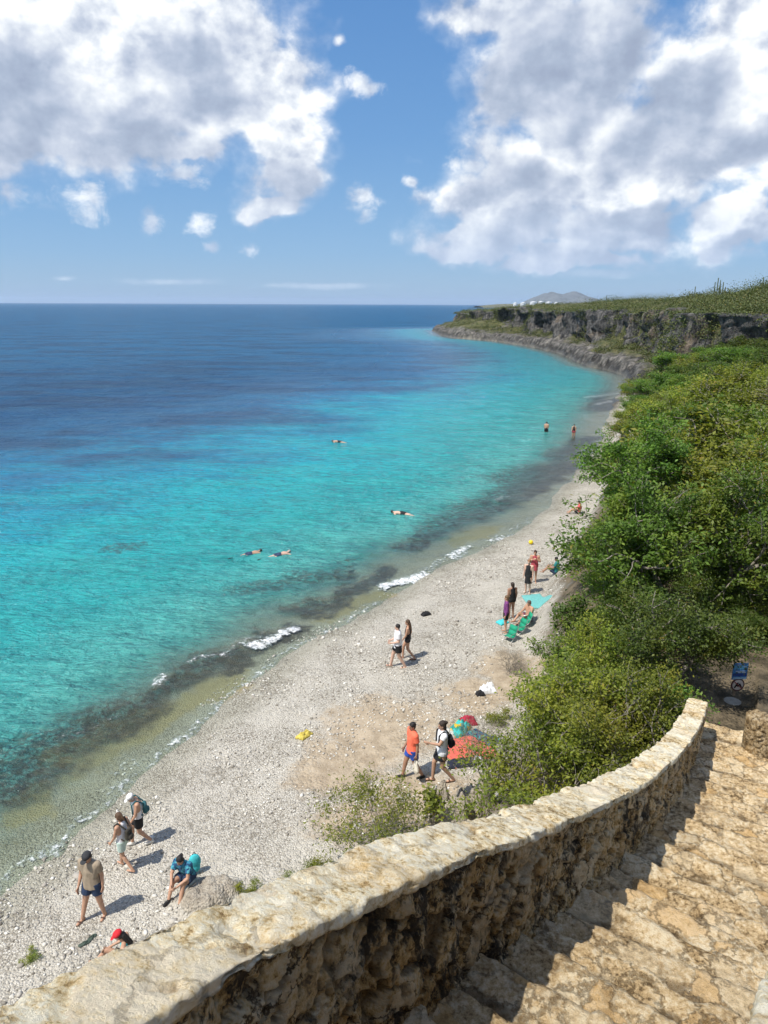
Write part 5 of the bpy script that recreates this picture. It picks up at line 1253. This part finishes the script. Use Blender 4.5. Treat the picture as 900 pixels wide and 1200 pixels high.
# ------------------------------------------------------------------ light
SUN_EL, SUN_AZ = 60.0, math.degrees(math.atan2(-.83, -.56))
sx, sy = math.sin(rad(SUN_AZ))*math.cos(rad(SUN_EL)), math.cos(rad(SUN_AZ))*math.cos(rad(SUN_EL)); szz = math.sin(rad(SUN_EL))
sd = bpy.data.lights.new('sun', 'SUN'); sd.energy = 4.1; sd.angle = rad(.53); sd.color = (1, .945, .86)
so = bpy.data.objects.new('sun', sd); C.objects.link(so)
so.rotation_euler = Vector((sx, sy, szz)).to_track_quat('Z', 'Y').to_euler(); so.location = (-20, -10, 60)
W = bpy.data.worlds.new('World'); scene.world = W; W.use_nodes = True
W.node_tree.nodes.clear(); t = NT(W.node_tree)
out = t.n('ShaderNodeOutputWorld'); bg = t.n('ShaderNodeBackground'); t.nt.links.new(bg.outputs[0], out.inputs[0]); bg.inputs[1].default_value = .1
sky = t.n('ShaderNodeTexSky'); sky.sky_type = 'NISHITA'; sky.sun_disc = False
sky.sun_elevation = rad(SUN_EL); sky.sun_rotation = rad(SUN_AZ); sky.air_density = 1.0; sky.dust_density = .5; sky.ozone_density = 1.0; sky.altitude = 0
dirv = t.n('ShaderNodeTexCoord').outputs['Generated']
sp = t.n('ShaderNodeSeparateXYZ'); t.put(sp.inputs[0], dirv)
az = t.m('ARCTAN2', sp.outputs[0], sp.outputs[1]); el = t.m('ARCSINE', sp.outputs[2])
cb = t.n('ShaderNodeCombineXYZ'); t.put(cb.inputs[0], az); t.put(cb.inputs[1], el); base = cb.outputs[0]
def sky_ae(u, v):
    d = ray(u, v); d = d/np.linalg.norm(d); return math.atan2(d[0], d[1]), math.asin(d[2])
# clouds: (u, v, half width, half height) of each cumulus lump
BL0 = [(60, 40, 130, 90), (150, 90, 120, 75), (40, 130, 130, 60), (230, 60, 90, 70), (310, 90, 68, 62), (325, 160, 52, 62), (110, 165, 130, 38), (330, 210, 48, 34), (250, 110, 90, 60), (200, 20, 130, 70), (-60, 80, 120, 90), (215, 178, 50, 16),
       (95, 235, 26, 20), (10, 222, 20, 14), (175, 262, 16, 13), (235, 262, 20, 14), (293, 290, 14, 9), (252, 288, 12, 9), (422, 240, 22, 18), (500, 232, 26, 12), (484, 212, 10, 8), (420, 106, 22, 13), (398, 52, 9, 8), (325, 250, 34, 14), (218, 205, 28, 14),
       (640, 60, 80, 80), (680, 40, 80, 60), (650, 125, 90, 60), (590, 10, 70, 30), (610, 90, 40, 50), (555, 190, 34, 20), (640, 200, 100, 50), (740, 215, 110, 40), (600, 250, 100, 34), (720, 170, 90, 50), (560, 282, 80, 18), (700, 270, 110, 26), (660, 305, 90, 14),
       (868, 70, 84, 60), (810, 110, 60, 60), (880, 150, 110, 45), (830, 175, 80, 28), (855, 262, 46, 26), (895, 268, 30, 16), (960, 60, 90, 110), (900, 20, 60, 40)]
SM = [q for q in BL0 if q[2] < 45 and q[0] < 560 and q[1] > 50 and q[:2] not in ((330, 210), (325, 250))]
BL1 = [q for q in BL0 if q not in SM]
WISP = [(200, 330, 60, 5), (380, 335, 90, 5), (75, 327, 16, 4), (640, 285, 150, 22), (700, 320, 70, 8)]
def field(vec, lst):
    cur = None
    for (u, v, a, b) in lst:
        ca, ce = sky_ae(u, v); ra, rb = a*1.05/F, b*1.05/F
        l = t.vm('LENGTH', t.vm('MULTIPLY_ADD', vec, (1/ra, 1/rb, 0), (-ca/ra, -ce/rb, 0)))
        cur = l if cur is None else t.n('ShaderNodeMath', operation='SMOOTH_MIN', ins={0: cur, 1: l, 2: .25}).outputs[0]
    return t.m('SUBTRACT', 1, cur)
GREY = [(90, 168, 150, 40), (-10, 120, 90, 70), (335, 225, 50, 28), (230, 95, 60, 40), (650, 90, 85, 75), (700, 45, 60, 50), (820, 175, 110, 26), (790, 130, 60, 40), (620, 285, 120, 26), (700, 300, 100, 20), (740, 255, 90, 14), (600, 215, 60, 26), (855, 282, 44, 10)]
sc3 = t.vm('MULTIPLY', base, (1, 1.25, 1))
w = t.vm('SCALE', t.vm('SUBTRACT', t.noise(sc3, 7, 4, .6, out=1), (.5, .5, .5)), .11)
bb = t.vm('ADD', base, w)
F0 = field(bb, BL1)
n1 = t.noise(sc3, 13, 9, .56, .1); n1b = t.noise(t.vm('ADD', sc3, (-.012, .016, 0)), 13, 6, .56, .1)
billow = t.m('SUBTRACT', .5, t.vor(bb, 15)); billowb = t.m('SUBTRACT', .5, t.vor(t.vm('ADD', bb, (-.018, .024, 0)), 15))
D0 = t.m('ADD', F0, t.m('ADD', t.m('MULTIPLY', t.m('SUBTRACT', n1, .5), 1.55), t.m('MULTIPLY', billow, .25)))
DS = t.m('ADD', field(t.vm('ADD', base, t.vm('SCALE', w, .45)), SM), t.m('MULTIPLY', t.m('SUBTRACT', t.noise(sc3, 30, 8, .65, .3), .5), 2.6))
mask = t.m('ADD', t.m('MULTIPLY', t.rng(D0, -.22, .34), .42), t.m('MULTIPLY', t.rng(D0, .05, .36), .58))
mask = t.m('MAXIMUM', mask, t.m('MULTIPLY', t.rng(DS, -.05, .95), .85))
wn = t.noise(t.vm('MULTIPLY', base, (1, 3.5, 1)), 14, 7, .65)
wisp = t.m('MULTIPLY', t.rng(t.m('ADD', field(base, WISP), t.m('MULTIPLY', t.m('SUBTRACT', wn, .5), 2.2)), .05, .9), .45)
rel = t.m('ADD', t.m('MULTIPLY', t.m('SUBTRACT', n1, n1b), 2.6), t.m('MULTIPLY', t.m('SUBTRACT', billow, billowb), .9))
gr = t.rng(t.m('ADD', field(bb, GREY), t.m('MULTIPLY', t.m('SUBTRACT', n1, .5), 1.2)), -.35, .6)
sh = t.m('ADD', t.m('ADD', .70, t.m('MULTIPLY', t.m('MULTIPLY', rel, t.m('SUBTRACT', 1, t.m('MULTIPLY', gr, .45))), .85)), t.m('MULTIPLY', gr, -.44))
cc = t.ramp(sh, [(0, (2.9, 3.4, 4.5)), (.2, (3.5, 4.1, 5.2)), (.4, (4.7, 5.2, 6.2)), (.6, (6.4, 6.8, 7.4)), (.78, (8.2, 8.4, 8.6)), (1, (9.6, 9.6, 9.5))])
hz = t.rng(el, 0, .16)
cc = t.mix(hz, t.mix(.45, cc, (4.6, 5.9, 8.0)), cc)
# the sky's own colour, slightly deepened away from the horizon
tint = t.ramp(t.rng(el, 0, .6, smooth=False), [(0, (.38, .60, 1.02)), (.12, (.44, .68, 1.10)), (.3, (.60, .86, 1.2)), (.6, (.72, .98, 1.28)), (1, (.78, 1.02, 1.34))])
skr = t.ramp(t.rng(el, 0, .62, smooth=False), [(0, (2.7/9, 4.5/9, 6.5/9)), (.10, (2.0/9, 4.0/9, 6.7/9)), (.32, (1.25/9, 3.1/9, 6.2/9)), (.65, (.75/9, 2.3/9, 5.5/9)), (1, (.5/9, 1.8/9, 4.9/9))])
skc = t.mix(.82, sky.outputs[0], t.vm('SCALE', skr, 7.9))
tot = t.mix(t.m('MULTIPLY', t.m('MAXIMUM', mask, wisp), .97), skc, cc)
gen = t.noise(t.vm('MULTIPLY', dirv, (1, 1, 1.6)), 2.6, 6, .6)
out_ = t.m('MAXIMUM', t.rng(el, .60, .85), t.rng(t.m('ABSOLUTE', az), .75, 1.1))
cov = t.m('MULTIPLY', t.m('MULTIPLY', t.m('MULTIPLY', out_, t.rng(el, .03, .12)), t.rng(gen, .42, .58)), .60)  # pale cloud cover added outside the view to warm and lift the fill
tot = t.mix(cov, tot, (9.0, 8.8, 8.4))
t.put(bg.inputs[0], tot)
hm = bpy.data.meshes.new('haze'); hb = MB(); hb.box((0, 0, 96), (60000, 60000, 210)); hm = mesh('haze', hb.v, hb.f, smooth=False)
m_, tt = new_mat('thin sea air'); tt.nt.nodes.remove(tt.b); pv = tt.n('ShaderNodeVolumePrincipled'); pv.inputs['Color'].default_value = (.72, .84, 1, 1); pv.inputs['Density'].default_value = 4.5e-5; pv.inputs['Anisotropy'].default_value = .2
tt.nt.links.new(pv.outputs[0], tt.out.inputs[1]); tag(link('haze', hm, m_), 'thin sea haze', 'haze', kind='stuff')
W.cycles.sampling_method = 'MANUAL'; W.cycles.sample_map_resolution = 512
vs = scene.view_settings
scene.display_settings.display_device = 'sRGB'
vs.view_transform = 'Standard'; vs.look = 'None'; vs.exposure = 0.36; vs.gamma = 1; vs.use_curve_mapping = False
scene.cycles.max_bounces = 5; scene.cycles.diffuse_bounces = 3; scene.cycles.use_adaptive_sampling = True; scene.cycles.adaptive_threshold = .025; scene.cycles.glossy_bounces = 2; scene.cycles.transmission_bounces = 3
scene.cycles.transparent_max_bounces = 8; scene.cycles.volume_bounces = 1
scene.cycles.caustics_reflective = False; scene.cycles.caustics_refractive = False
scene.cycles.use_denoising = True
scene.cycles.sample_clamp_indirect = 6
